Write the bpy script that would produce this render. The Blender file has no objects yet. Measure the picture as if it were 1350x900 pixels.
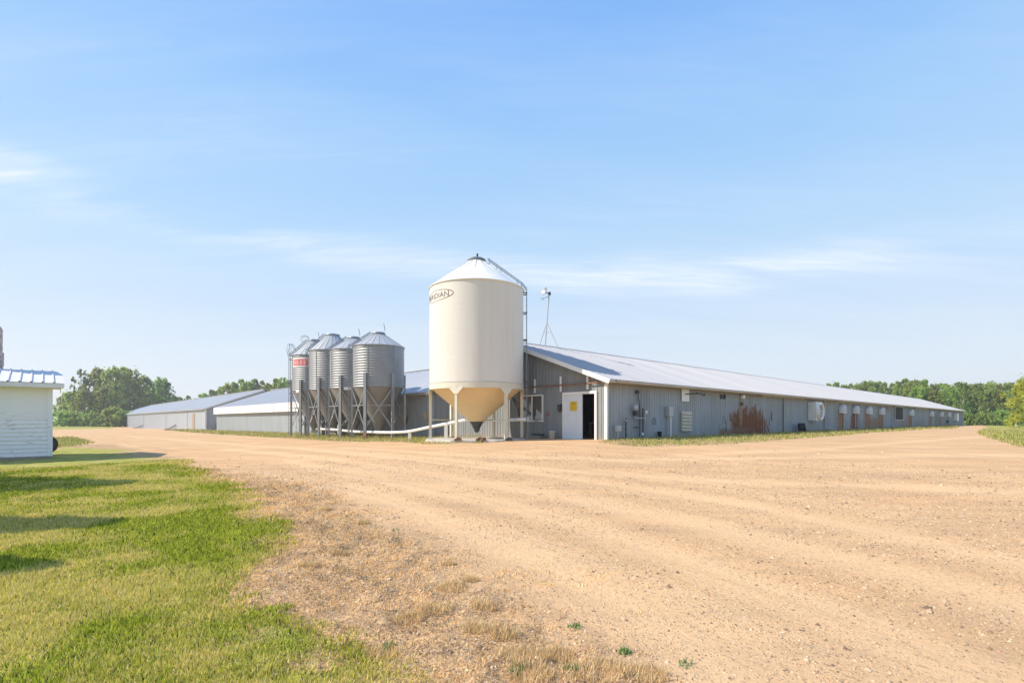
import bpy, bmesh, math, random
import numpy as np
from mathutils import Vector, Matrix, Quaternion

sc = bpy.context.scene
C = sc.collection
random.seed(7)
rng = np.random.default_rng(11)
PI = math.pi
CAMZ = 1.5
F = 675.0           # focal length in photo pixels (photo 1350 wide)
HOR = 554.0

# ------------------------------------------------------------------ camera
cam = bpy.data.cameras.new('camera')
cam.lens = 18.0; cam.sensor_width = 36.0
cam.shift_y = (HOR - 450.0) / 1350.0
cam.clip_end = 20000; cam.clip_start = 0.05
camo = bpy.data.objects.new('camera', cam); C.objects.link(camo)
camo.location = (0, 0, CAMZ); camo.rotation_euler = (PI/2, 0, 0)
sc.camera = camo

# ------------------------------------------------------------------ light
SUN_EL = math.radians(40)
SUN_AZ = Vector((-1.0, -0.13, 0)).normalized()       # direction towards the sun, on the ground
S = Vector((SUN_AZ.x*math.cos(SUN_EL), SUN_AZ.y*math.cos(SUN_EL), math.sin(SUN_EL)))
ld = bpy.data.lights.new('sun', 'SUN'); ld.energy = 4.3; ld.angle = math.radians(0.6); ld.color = (1.0, 0.90, 0.76)
lo = bpy.data.objects.new('sun', ld); C.objects.link(lo)
lo.rotation_euler = (-S).to_track_quat('-Z', 'Y').to_euler()
lo.location = (-60, -8, 50)
sc.view_settings.view_transform = 'Standard'; sc.view_settings.look = 'None'
sc.view_settings.gamma = 1.0; sc.view_settings.exposure = 0.55

w = bpy.data.worlds.new('World'); sc.world = w; w.use_nodes = True
nt = w.node_tree; nt.nodes.clear()
def N(t, typ, **kw):
    n = t.nodes.new(typ)
    for k, v in kw.items():
        if hasattr(n, k): setattr(n, k, v)
        else: n.inputs[k].default_value = v
    return n
def ramp(t, src, p0, p1, c0=(0,0,0,1), c1=(1,1,1,1), interp='LINEAR'):
    r = t.nodes.new('ShaderNodeValToRGB'); r.color_ramp.interpolation = interp
    r.color_ramp.elements[0].position = p0; r.color_ramp.elements[1].position = p1
    r.color_ramp.elements[0].color = c0; r.color_ramp.elements[1].color = c1
    t.links.new(src, r.inputs[0]); return r
def math_(t, op, a, b=None, c=None, clamp=False):
    n = t.nodes.new('ShaderNodeMath'); n.operation = op; n.use_clamp = clamp
    for i, v in enumerate((a, b, c)):
        if v is None: continue
        if isinstance(v, (int, float)): n.inputs[i].default_value = v
        else: t.links.new(v, n.inputs[i])
    return n.outputs[0]
def mixc(t, fac, a, b, blend='MIX'):
    n = t.nodes.new('ShaderNodeMix'); n.data_type = 'RGBA'; n.blend_type = blend
    for sock, v in ((n.inputs[0], fac), (n.inputs[6], a), (n.inputs[7], b)):
        if isinstance(v, (int, float)): sock.default_value = v
        elif isinstance(v, (tuple, list)): sock.default_value = (*v[:3], 1)
        else: t.links.new(v, sock)
    return n.outputs[2]
sky = N(nt, 'ShaderNodeTexSky', sky_type='NISHITA')
sky.sun_disc = False; sky.sun_elevation = SUN_EL
sky.sun_rotation = math.atan2(SUN_AZ.x, SUN_AZ.y)
sky.altitude = 600; sky.air_density = 1.0; sky.dust_density = 1.2; sky.ozone_density = 1.6
tc = N(nt, 'ShaderNodeTexCoord')
sep = N(nt, 'ShaderNodeSeparateXYZ'); nt.links.new(tc.outputs['Generated'], sep.inputs[0])
zc = math_(nt, 'MAXIMUM', sep.outputs[2], 0.0)
den = math_(nt, 'ADD', zc, 0.16)
comb = N(nt, 'ShaderNodeCombineXYZ')
nt.links.new(math_(nt, 'DIVIDE', sep.outputs[0], den), comb.inputs[0])
nt.links.new(math_(nt, 'DIVIDE', sep.outputs[1], den), comb.inputs[1])
mp = N(nt, 'ShaderNodeMapping'); nt.links.new(comb.outputs[0], mp.inputs[0])
mp.inputs['Rotation'].default_value = (0, 0, math.radians(14)); mp.inputs['Scale'].default_value = (0.55, 2.6, 1)
mp.inputs['Location'].default_value = (1.35, 0.8, 0)
n1 = N(nt, 'ShaderNodeTexNoise', Scale=1.15, Detail=9.0, Roughness=0.56, Distortion=0.5); nt.links.new(mp.outputs[0], n1.inputs[0])
n2 = N(nt, 'ShaderNodeTexNoise', Scale=0.45, Detail=2.0, Roughness=0.5); nt.links.new(mp.outputs[0], n2.inputs[0])
c1 = ramp(nt, n1.outputs[0], 0.36, 0.60).outputs[0]
c2 = ramp(nt, n2.outputs[0], 0.34, 0.62).outputs[0]
off = math_(nt, 'SUBTRACT', zc, math_(nt, 'SUBTRACT', .288, math_(nt, 'MULTIPLY', sep.outputs[0], .055)))
n3 = N(nt, 'ShaderNodeTexNoise', Scale=1.6, Detail=3.0); nt.links.new(tc.outputs['Generated'], n3.inputs[0])
off = math_(nt, 'ADD', off, math_(nt, 'MULTIPLY', math_(nt, 'SUBTRACT', n3.outputs[0], .5), .11))
band = math_(nt, 'EXPONENT', math_(nt, 'MULTIPLY', math_(nt, 'POWER', math_(nt, 'ABSOLUTE', math_(nt, 'DIVIDE', off, .034)), 2.0), -1.0))
band = math_(nt, 'MAXIMUM', band, 0.16)
cl = math_(nt, 'MULTIPLY', math_(nt, 'MULTIPLY', c1, math_(nt, 'ADD', math_(nt, 'MULTIPLY', c2, .7), .3)), band)
mpf = N(nt, 'ShaderNodeMapping'); nt.links.new(comb.outputs[0], mpf.inputs[0]); mpf.inputs['Rotation'].default_value = (0,0,math.radians(22)); mpf.inputs['Scale'].default_value = (1.2, 9, 1)
nf = N(nt, 'ShaderNodeTexNoise', Scale=2.2, Detail=8.0, Roughness=.65, Distortion=.8); nt.links.new(mpf.outputs[0], nf.inputs[0])
cl = math_(nt, 'MULTIPLY', cl, math_(nt, 'ADD', math_(nt, 'MULTIPLY', ramp(nt, nf.outputs[0], .35, .65).outputs[0], .75), .45), clamp=True)
gr = nt.nodes.new('ShaderNodeValToRGB'); nt.links.new(zc, gr.inputs[0]); gr.color_ramp.interpolation = 'B_SPLINE'
_st = [(0.0,(.87,.90,.94)),(.09,(.80,.87,.95)),(.20,(.64,.80,.97)),(.34,(.475,.73,1.08)),(.50,(.325,.60,1.13)),(.63,(.24,.505,1.14)),(1.0,(.16,.38,1.02))]
for _ in range(5): gr.color_ramp.elements.new(.5)
for e_, (p_, c_) in zip(gr.color_ramp.elements, _st): e_.position = p_
for e_, (p_, c_) in zip(gr.color_ramp.elements, _st): e_.color = (*c_, 1)
sc7 = N(nt, 'ShaderNodeVectorMath', operation='SCALE'); nt.links.new(gr.outputs[0], sc7.inputs[0]); sc7.inputs[3].default_value = 7.1
hz_ = mixc(nt, .88, sky.outputs[0], sc7.outputs[0])              # summer air: pale low down, clear blue above
skyc = mixc(nt, cl, hz_, (6.6, 7.0, 7.3))
bg = N(nt, 'ShaderNodeBackground', Strength=0.10); nt.links.new(skyc, bg.inputs[0])
wo = N(nt, 'ShaderNodeOutputWorld'); nt.links.new(bg.outputs[0], wo.inputs[0])

# ------------------------------------------------------------------ frame of the farm
DX, DY = 0.7375, 0.6753                   # direction of the long barn
TH = math.atan2(DY, DX)
OX, OY = 4.33, 23.4                       # near corner of the long barn
def L2W(a, b): return (OX + a*DX - b*DY, OY + a*DY + b*DX)
def W2L(x, y): return ((x-OX)*DX + (y-OY)*DY, -(x-OX)*DY + (y-OY)*DX)

# ------------------------------------------------------------------ terrain height
_ctrl = [(0,0,0),(0,3,0),(-8,6,0),(8,6,0.05),(0,12,.18),(-12,12,.02),(12,12,.28),(-18,18,.08),(-26,16,.05),(-18,26,.05),(0,20,.45),(25,18,.4),(45,30,.3),(60,60,.25),
         (-8,-8,0),(8,-8,0),(0,-40,0),(60,-20,.1),(-60,-20,0),(-60,30,-.1),(-40,40,-.1),(-80,90,-.35),(-60,70,-.25)]
_loc = [(0,0,.6),(0,4,.58),(0,9,.52),(0,14,.42),(0,25,.32),(0,40,.2),(0,71,-.02),(0,80,-.05),(0,120,-.4),(0,170,-.7),(0,230,-.9),(30,0,.6),(60,0,.6),(90,0,.58),(115,0,.55),(60,30,.4),(30,60,.1),(115,40,.4),(-3.5,6,.52),(-4,20,.34)]
for a, b, z in _loc:
    x, y = L2W(a, b); _ctrl.append((x, y, z))
for x, y, z in [(-130,160,-.3),(-120,190,-.1),(-200,200,0),(-60,230,0),(0,200,0),(100,110,.15),(130,120,.1),(160,150,.1),(90,60,.2),(0,400,0),(400,0,0),(-400,0,0),(0,-400,0),(300,300,0),(-300,300,0)]:
    _ctrl.append((x, y, z))
_c = np.array(_ctrl, float)
_MQ = 4.0
_d = np.sqrt((_c[:,None,0]-_c[None,:,0])**2 + (_c[:,None,1]-_c[None,:,1])**2 + _MQ**2)
_w = np.linalg.solve(_d - 0.02*np.eye(len(_c))*0, _c[:,2])
def HZ(x, y):
    x = np.asarray(x, float); y = np.asarray(y, float)
    sh = x.shape; x = x.ravel(); y = y.ravel(); out = np.empty(len(x))
    for i in range(0, len(x), 40000):
        xx = x[i:i+40000]; yy = y[i:i+40000]
        out[i:i+40000] = np.sqrt((xx[:,None]-_c[:,0])**2 + (yy[:,None]-_c[:,1])**2 + _MQ**2) @ _w
    r = np.sqrt(x*x+y*y)
    k = np.clip((r-260)/120, 0, 1)
    out = out*(1-k)
    return out.reshape(sh)
def hz(x, y): return float(HZ(np.array([x]), np.array([y]))[0])
def unproj(px, py):
    """photo pixel -> point on the ground"""
    r = (px-675)/F; k = (py-HOR)/F
    ds = np.geomspace(1.5, 900, 1500)
    z = CAMZ - k*ds; h = HZ(r*ds, ds)
    i = np.argmax(z <= h)
    if z[i] > h[i]: i = len(ds)-1
    return (r*ds[i], ds[i])
def gable(px):                       # photo column -> position along the farm's front line (local Y)
    r = (px-675)/F
    return (OX - r*OY)/(DY + r*DX)
def gable_z(px, py):
    t = gable(px); y = OY + t*DX
    return CAMZ + (HOR-py)*y/F
def longw(px, off=0.0):              # photo column -> distance along the long wall (local X)
    r = (px-675)/F
    ox, oy = L2W(0, -off)
    return (r*oy - ox)/(DX - r*DY)
def longw_z(px, py, off=0.0):
    s = longw(px, off); y = L2W(s, -off)[1]
    return CAMZ + (HOR-py)*y/F

# ------------------------------------------------------------------ numpy noise
def _hash(ix, iy, seed):
    h = (ix*374761393 + iy*668265263 + seed*1442695040) & 0xffffffff
    h = ((h ^ (h >> 13))*1274126177) & 0xffffffff
    return ((h ^ (h >> 16)) & 0xffff)/65535.0
def vnoise(x, y, seed=0):
    ix = np.floor(x).astype(np.int64); iy = np.floor(y).astype(np.int64)
    fx = x-ix; fy = y-iy; fx = fx*fx*(3-2*fx); fy = fy*fy*(3-2*fy)
    a = _hash(ix,iy,seed); b = _hash(ix+1,iy,seed); c = _hash(ix,iy+1,seed); d = _hash(ix+1,iy+1,seed)
    return (a*(1-fx)+b*fx)*(1-fy) + (c*(1-fx)+d*fx)*fy
def fbm(x, y, seed=0, octv=4):
    s = 0; a = .5; t = 0
    for i in range(octv):
        s = s + a*vnoise(x*2**i + 17.3*i, y*2**i - 9.1*i, seed+i); t += a; a *= .5
    return s/t
def sdist(poly, x, y):
    """signed distance, positive inside"""
    P = np.array(poly, float); x = x.ravel(); y = y.ravel()
    best = np.full(len(x), 1e9); ins = np.zeros(len(x), bool)
    for i in range(len(P)):
        ax, ay = P[i]; bx, by = P[(i+1) % len(P)]
        dx, dy = bx-ax, by-ay; l2 = dx*dx+dy*dy+1e-12
        t = np.clip(((x-ax)*dx+(y-ay)*dy)/l2, 0, 1)
        best = np.minimum(best, np.hypot(x-ax-t*dx, y-ay-t*dy))
        cond = (ay > y) != (by > y)
        xi = ax + (y-ay)*dx/(dy if abs(dy) > 1e-12 else 1e-12)
        ins ^= cond & (x < xi)
    return np.where(ins, best, -best)

# ------------------------------------------------------------------ object helpers
def tag(o, label=None, cat=None, group=None, kind=None):
    if label: o['label'] = label
    if cat: o['category'] = cat
    if group: o['group'] = group
    if kind: o['kind'] = kind
    return o
def thing(name, label, cat, loc=(0,0,0), rz=0.0, group=None):
    o = bpy.data.objects.new(name, None); C.objects.link(o)
    o.empty_display_size = 0.2
    o.location = loc; o.rotation_euler = (0, 0, rz)
    return tag(o, label, cat, group)
class MB:
    def __init__(s): s.v = []; s.f = []; s.sm = []
    def add(s, vs, fs, smooth=False):
        k = len(s.v); s.v += [tuple(p) for p in vs]
        s.f += [tuple(i+k for i in f) for f in fs]; s.sm += [smooth]*len(fs); return s
    def box(s, a, b):
        x0,y0,z0 = (min(a[i], b[i]) for i in range(3)); x1,y1,z1 = (max(a[i], b[i]) for i in range(3))
        return s.add([(x0,y0,z0),(x1,y0,z0),(x1,y1,z0),(x0,y1,z0),(x0,y0,z1),(x1,y0,z1),(x1,y1,z1),(x0,y1,z1)],
                     [(0,3,2,1),(4,5,6,7),(0,1,5,4),(1,2,6,5),(2,3,7,6),(3,0,4,7)])
    def beam(s, p, q, w_, h_, up=(0,0,1)):
        p = Vector(p); q = Vector(q); d = (q-p).normalized(); u = Vector(up)
        if abs(d.dot(u)) > .98: u = Vector((1,0,0))
        sx = d.cross(u).normalized(); uy = sx.cross(d).normalized()
        a = sx*w_/2; b = uy*h_/2
        vs = [p-a-b, p+a-b, p+a+b, p-a+b, q-a-b, q+a-b, q+a+b, q-a+b]
        return s.add(vs, [(0,3,2,1),(4,5,6,7),(0,1,5,4),(1,2,6,5),(2,3,7,6),(3,0,4,7)])
    def tube(s, pts, r, n=10, cap=True, r2=None):
        pts = [Vector(p) for p in pts]; rings = []; m = len(pts)
        for i, p in enumerate(pts):
            d = (pts[min(i+1, m-1)]-pts[max(i-1, 0)]).normalized()
            u = Vector((0,0,1)) if abs(d.z) < .95 else Vector((1,0,0))
            a = d.cross(u).normalized(); b = d.cross(a).normalized()
            rr = r if r2 is None else r + (r2-r)*i/(m-1)
            rings.append([p + a*math.cos(2*PI*k/n)*rr + b*math.sin(2*PI*k/n)*rr for k in range(n)])
        vs = [v for rg in rings for v in rg]
        fs = [(i*n+k, i*n+(k+1) % n, (i+1)*n+(k+1) % n, (i+1)*n+k) for i in range(m-1) for k in range(n)]
        s.add(vs, fs, True)
        if cap: s.add(rings[0], [tuple(range(n))]); s.add(rings[-1], [tuple(range(n))[::-1]])
        return s
    def lathe(s, prof, n=48, a0=0, a1=2*PI, smooth=True, c=(0,0,0)):
        full = abs(a1-a0-2*PI) < 1e-6; m = n if full else n+1
        vs = [(c[0]+r*math.cos(a0+(a1-a0)*k/n), c[1]+r*math.sin(a0+(a1-a0)*k/n), c[2]+z) for r, z in prof for k in range(m)]
        fs = []
        for i in range(len(prof)-1):
            for k in range(n):
                k2 = (k+1) % m
                fs.append((i*m+k, i*m+k2, (i+1)*m+k2, (i+1)*m+k))
        return s.add(vs, fs, smooth)
    def mesh(s, name):
        me = bpy.data.meshes.new(name); me.from_pydata(s.v, [], s.f)
        me.polygons.foreach_set('use_smooth', s.sm); me.update(); return me
    def build(s, name, m, parent=None, loc=(0,0,0), rot=(0,0,0), autosm=None):
        me = s.mesh(name); me.materials.append(m)
        if autosm: me.set_sharp_from_angle(angle=math.radians(autosm))
        return link(name, me, parent, loc, rot)
def link(name, me, parent=None, loc=(0,0,0), rot=(0,0,0)):
    o = bpy.data.objects.new(name, me); C.objects.link(o)
    o.parent = parent; o.location = loc; o.rotation_euler = rot; return o
def arrmesh(name, V, Fc, nv, mat_, cols=None, smooth=False):
    me = bpy.data.meshes.new(name)
    nf = len(Fc)//nv
    me.vertices.add(len(V)); me.vertices.foreach_set('co', V.astype(np.float32).ravel())
    me.loops.add(len(Fc)); me.loops.foreach_set('vertex_index', Fc.astype(np.int32))
    me.polygons.add(nf); me.polygons.foreach_set('loop_start', (np.arange(nf)*nv).astype(np.int32))
    me.polygons.foreach_set('loop_total', np.full(nf, nv, np.int32))
    if smooth: me.polygons.foreach_set('use_smooth', np.ones(nf, bool))
    me.update(calc_edges=True)
    if cols is not None:
        a = me.color_attributes.new('tint', 'FLOAT_COLOR', 'POINT')
        a.data.foreach_set('color', np.c_[cols, np.ones(len(cols))].astype(np.float32).ravel())
    me.materials.append(mat_); return me

# ------------------------------------------------------------------ materials
def base_mat(name):
    m = bpy.data.materials.new(name); m.use_nodes = True
    t = m.node_tree; b = t.nodes['Principled BSDF']; return m, t, b
def mat(name, col, rough=.6, metal=0, var=.12, scale=3.0, bump=0.0, bscale=40, stretch=(1,1,1), dirt=None, dirtamt=.35, spec=.4, objrand=0.0):
    m, t, b = base_mat(name)
    co = N(t, 'ShaderNodeTexCoord'); mp = N(t, 'ShaderNodeMapping'); mp.inputs['Scale'].default_value = stretch
    t.links.new(co.outputs['Object'], mp.inputs[0])
    n = N(t, 'ShaderNodeTexNoise', Scale=scale, Detail=6.0, Roughness=.6); t.links.new(mp.outputs[0], n.inputs[0])
    lo_ = tuple(c*(1-var) for c in col); hi_ = tuple(min(1, c*(1+var)) for c in col)
    c = mixc(t, ramp(t, n.outputs[0], .3, .7).outputs[0], lo_, hi_)
    if dirt:
        n3 = N(t, 'ShaderNodeTexNoise', Scale=scale*.6, Detail=8.0, Roughness=.7); t.links.new(mp.outputs[0], n3.inputs[0])
        f = math_(t, 'MULTIPLY', ramp(t, n3.outputs[0], .48, .72).outputs[0], dirtamt)
        c = mixc(t, f, c, dirt)
    if objrand:
        oi = N(t, 'ShaderNodeObjectInfo')
        k = math_(t, 'ADD', math_(t, 'MULTIPLY', oi.outputs['Random'], 2*objrand), 1-objrand)
        v = N(t, 'ShaderNodeVectorMath', operation='SCALE'); t.links.new(c, v.inputs[0]); t.links.new(k, v.inputs[3]); c = v.outputs[0]
    t.links.new(c, b.inputs['Base Color'])
    b.inputs['Roughness'].default_value = rough; b.inputs['Metallic'].default_value = metal
    b.inputs['Specular IOR Level'].default_value = spec
    if bump:
        n2 = N(t, 'ShaderNodeTexNoise', Scale=bscale, Detail=4.0); t.links.new(mp.outputs[0], n2.inputs[0])
        bp = N(t, 'ShaderNodeBump', Strength=bump, Distance=.01); t.links.new(n2.outputs[0], bp.inputs['Height'])
        t.links.new(bp.outputs[0], b.inputs['Normal'])
    return m
Mt = {}
Mt['cream'] = mat('cream_paint', (.68,.65,.585), .42, 0, .04, 1.4, .08, 2.5, dirt=(.50,.45,.37), dirtamt=.28, stretch=(1,1,.10))
Mt['cream_leg'] = mat('cream_leg_paint', (.66,.62,.50), .5, 0, .06, 2, dirt=(.45,.36,.25), dirtamt=.3)
Mt['hopper'] = mat('tan_hopper', (.72,.55,.30), .5, 0, .05, .8, dirt=(.5,.38,.22), dirtamt=.25, stretch=(1,1,.4))
Mt['galv'] = mat('galvanised', (.27,.285,.30), .5, .45, .12, 1.5, .1, 8, stretch=(1,1,.35), dirt=(.36,.37,.38), dirtamt=.5)
Mt['galv_roof'] = mat('galvanised_roof', (.40,.42,.435), .5, .12, .07, 1.2, dirt=(.5,.5,.5), dirtamt=.3)
Mt['galv_hopper'] = mat('galvanised_hopper', (.245,.245,.245), .55, .35, .15, 1.4, dirt=(.26,.23,.19), dirtamt=.5, stretch=(1,1,.3))
Mt['steel_leg'] = mat('steel_leg', (.26,.28,.30), .5, .5, .15, 2, dirt=(.2,.17,.14), dirtamt=.3)
Mt['dark'] = mat('dark_metal', (.06,.065,.07), .5, .2, .2, 4)
Mt['black'] = mat('black_rubber', (.02,.02,.022), .7, 0, .2, 5)
Mt['white'] = mat('white_paint', (.78,.78,.76), .5, 0, .04, 2, dirt=(.5,.45,.38), dirtamt=.25)
Mt['whitepipe'] = mat('white_pvc', (.80,.79,.75), .4, 0, .03, 2)
Mt['greybox'] = mat('grey_enamel', (.42,.44,.45), .45, .1, .06, 3)
Mt['roof'] = mat('white_steel_roof', (.42,.42,.43), .75, .0, .07, .35, stretch=(3,.12,.12), dirt=(.28,.29,.31), dirtamt=.35, bump=.15, bscale=2)
Mt['roof2'] = mat('blue_grey_steel_roof', (.56,.56,.565), .75, .0, .05, .25, dirt=(.42,.45,.48), dirtamt=.3)
Mt['roof3'] = mat('pale_steel_roof', (.60,.60,.595), .75, 0, .05, .25, dirt=(.45,.47,.48), dirtamt=.3)
Mt['wall2'] = mat('pale_grey_siding', (.36,.39,.41), .55, 0, .08, .7, dirt=(.36,.36,.34), dirtamt=.5, stretch=(1,1,.3))
Mt['wall3'] = mat('white_siding', (.48,.515,.55), .5, 0, .05, .5, dirt=(.46,.46,.46), dirtamt=.4, stretch=(1,1,.3))
Mt['soffit'] = mat('brown_soffit', (.36,.27,.18), .7, 0, .2, 1.2, stretch=(.4,1,1), dirt=(.5,.45,.36), dirtamt=.6)
Mt['gutter'] = mat('tan_gutter', (.50,.45,.38), .55, .1, .12, 1.5, dirt=(.30,.20,.12), dirtamt=.5)
Mt['rust'] = mat('rusty_steel', (.25,.13,.07), .8, .1, .3, 4, .3, 20, dirt=(.42,.33,.26), dirtamt=.5)
Mt['concrete'] = mat('concrete', (.52,.49,.43), .85, 0, .12, 3, .3, 30, dirt=(.35,.29,.22), dirtamt=.5)
Mt['yellow'] = mat('yellow_sign', (.70,.50,.03), .5, 0, .1, 12)
Mt['red'] = mat('red_paint', (.50,.13,.13), .5, 0, .2, 6)
Mt['pink'] = mat('faded_pink_print', (.68,.34,.34), .5, 0, .1, 12)
Mt['ink'] = mat('dark_print', (.12,.09,.085), .6, 0, .1, 5)
Mt['orange'] = mat('orange_print', (.65,.30,.02), .5, 0, .1, 12)
Mt['louvre'] = mat('beige_louvre', (.50,.48,.38), .6, 0, .1, 4)
Mt['woodbase'] = mat('weathered_sill', (.30,.27,.22), .85, 0, .25, 5, .3, 30)
Mt['doorpaint'] = mat('door_paint', (.70,.76,.80), .5, 0, .03, 1.5, dirt=(.5,.5,.48), dirtamt=.2)
Mt['browndoor'] = mat('brown_door', (.36,.25,.16), .7, 0, .15, 3)
Mt['poly'] = mat('white_plastic', (.74,.74,.70), .45, 0, .05, 3, dirt=(.5,.4,.3), dirtamt=.3)
# window glass: a glossy dark pane
m, t, b = base_mat('window_glass'); b.inputs['Base Color'].default_value = (.10,.105,.11,1); b.inputs['Roughness'].default_value = .06
b.inputs['Specular IOR Level'].default_value = .9; b.inputs['Coat Weight'].default_value = .6; b.inputs['Coat Roughness'].default_value = .04; Mt['glass'] = m

def siding_mat(name, col, root, rusts, streak=.25):
    """weathered grey siding; rust and stains laid out in the barn's own coordinates (x along the wall, z up)"""
    m, t, b = base_mat(name)
    co = N(t, 'ShaderNodeTexCoord'); co.object = root
    mp = N(t, 'ShaderNodeMapping'); mp.inputs['Scale'].default_value = (1,1,.12); t.links.new(co.outputs['Object'], mp.inputs[0])
    n = N(t, 'ShaderNodeTexNoise', Scale=2.2, Detail=8.0, Roughness=.65); t.links.new(mp.outputs[0], n.inputs[0])
    c = mixc(t, ramp(t, n.outputs[0], .3, .7).outputs[0], tuple(k*.84 for k in col), tuple(k*1.14 for k in col))
    n4 = N(t, 'ShaderNodeTexNoise', Scale=.35, Detail=5.0, Roughness=.6); t.links.new(co.outputs['Object'], n4.inputs[0])
    c = mixc(t, math_(t, 'MULTIPLY', ramp(t, n4.outputs[0], .45, .7).outputs[0], .45), c, (col[0]*1.25, col[1]*1.32, col[2]*1.42))
    n5 = N(t, 'ShaderNodeTexNoise', Scale=6.0, Detail=6.0, Roughness=.7); t.links.new(mp.outputs[0], n5.inputs[0])
    c = mixc(t, math_(t, 'MULTIPLY', ramp(t, n5.outputs[0], .55, .75).outputs[0], streak), c, (.11,.10,.085))
    sp = N(t, 'ShaderNodeSeparateXYZ'); t.links.new(co.outputs['Object'], sp.inputs[0])
    cbx = N(t, 'ShaderNodeMapping'); cbx.inputs['Scale'].default_value = (.55,1,.03); t.links.new(co.outputs['Object'], cbx.inputs[0])
    nx = N(t, 'ShaderNodeTexNoise', Scale=1.0, Detail=3.0); t.links.new(cbx.outputs[0], nx.inputs[0])
    c = mixc(t, math_(t, 'MULTIPLY', ramp(t, nx.outputs[0], .52, .62).outputs[0], .35), c, tuple(k*.62 for k in col))
    if rusts:   # brown staining under the eave
        top = math_(t, 'MULTIPLY', math_(t, 'SUBTRACT', sp.outputs[2], 2.25), 2.4, clamp=True)
        c = mixc(t, math_(t, 'MULTIPLY', top, math_(t, 'ADD', math_(t, 'MULTIPLY', ramp(t, n5.outputs[0], .35, .6).outputs[0], .4), .3)), c, (.30,.22,.12))
    # splash of soil at the foot of the wall
    foot = math_(t, 'SUBTRACT', 1.0, math_(t, 'MULTIPLY', sp.outputs[2], 2.6), clamp=True)
    nf = N(t, 'ShaderNodeTexNoise', Scale=3.0, Detail=6.0); t.links.new(co.outputs['Object'], nf.inputs[0])
    c = mixc(t, math_(t, 'MULTIPLY', foot, math_(t, 'MULTIPLY', ramp(t, nf.outputs[0], .35, .65).outputs[0], .55)), c, (.36,.28,.20))
    mr = N(t, 'ShaderNodeMapping'); mr.inputs['Scale'].default_value = (1.2,1,.28); t.links.new(co.outputs['Object'], mr.inputs[0])
    nr = N(t, 'ShaderNodeTexNoise', Scale=3.4, Detail=7.0, Roughness=.65); t.links.new(mr.outputs[0], nr.inputs[0])
    nr2 = N(t, 'ShaderNodeTexNoise', Scale=2.0, Detail=6.0, Roughness=.7); t.links.new(co.outputs['Object'], nr2.inputs[0])
    for (x0, z0, rx, rz, amt, rc) in rusts:
        ax = math_(t, 'DIVIDE', math_(t, 'SUBTRACT', sp.outputs[0], x0), rx)
        az = math_(t, 'DIVIDE', math_(t, 'SUBTRACT', sp.outputs[2], z0), rz)
        r2 = math_(t, 'SQRT', math_(t, 'ADD', math_(t, 'POWER', math_(t, 'ABSOLUTE', ax), 2.6), math_(t, 'POWER', math_(t, 'ABSOLUTE', az), 2.6)))
        v = math_(t, 'ADD', math_(t, 'SUBTRACT', 1.0, r2), math_(t, 'MULTIPLY', math_(t, 'SUBTRACT', nr.outputs[0], .5), 3.0))
        f = math_(t, 'MULTIPLY', ramp(t, math_(t, 'ADD', v, math_(t, 'MULTIPLY', math_(t, 'SUBTRACT', nr2.outputs[0], .5), 1.6)), .0, .38).outputs[0], amt)
        dark_ = tuple(k*.7 for k in rc)
        rr = mixc(t, ramp(t, nr2.outputs[0], .35, .65).outputs[0], rc, dark_)
        c = mixc(t, f, c, rr)
    t.links.new(c, b.inputs['Base Color']); b.inputs['Roughness'].default_value = .55
    b.inputs['Specular IOR Level'].default_value = .35
    return m

# ------------------------------------------------------------------ ground
PX = lambda L_: [unproj(*p) for p in L_]
lawn_poly = PX([(64,592),(110,589),(165,593),(215,604),(245,622),(290,645),(325,668),(352,700),(340,728),(312,762),(312,795),(345,824),(415,848),(485,875),(520,905)]) + [(-.9,1.5),(-2,-3),(-3,-9),(-45,-9),(-45,17)]
dry_poly = PX([(60,586),(150,585),(230,601),(300,622),(400,642),(500,680),(580,722),(655,775),(750,832),(850,902)]) + [(1.0,1.2),(0,-6),(-1,-9),(-46,-9),(-46,18)]
patch_poly = PX([(66,590),(66,577),(92,576.5),(122,583),(100,588)])
stripL = PX([(236,568.2),(300,573),(400,578.5),(470,582),(540,583),(565,585),(640,583.5)]) + [L2W(-.2,9), L2W(1,9), L2W(1,86), L2W(-4,90)]
stripR = PX([(799,585),(850,589),(905,587.5),(960,585),(1020,580.5),(1100,574.5),(1150,570),(1207,566.5),(1262,563.8)]) + [L2W(118,1), L2W(1,1)]
yard_poly = [unproj(20,566.5), unproj(80,565.8), unproj(147,564.6)] + [L2W(2,215), L2W(60,120), L2W(118,10), L2W(121,-2.5)] + PX([(1300,563.6),(1300,566.5),(1292,570.5),(1305,577),(1350,589)]) + [(40,19),(42,-12),(-50,-12),(-60,20)]

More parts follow.
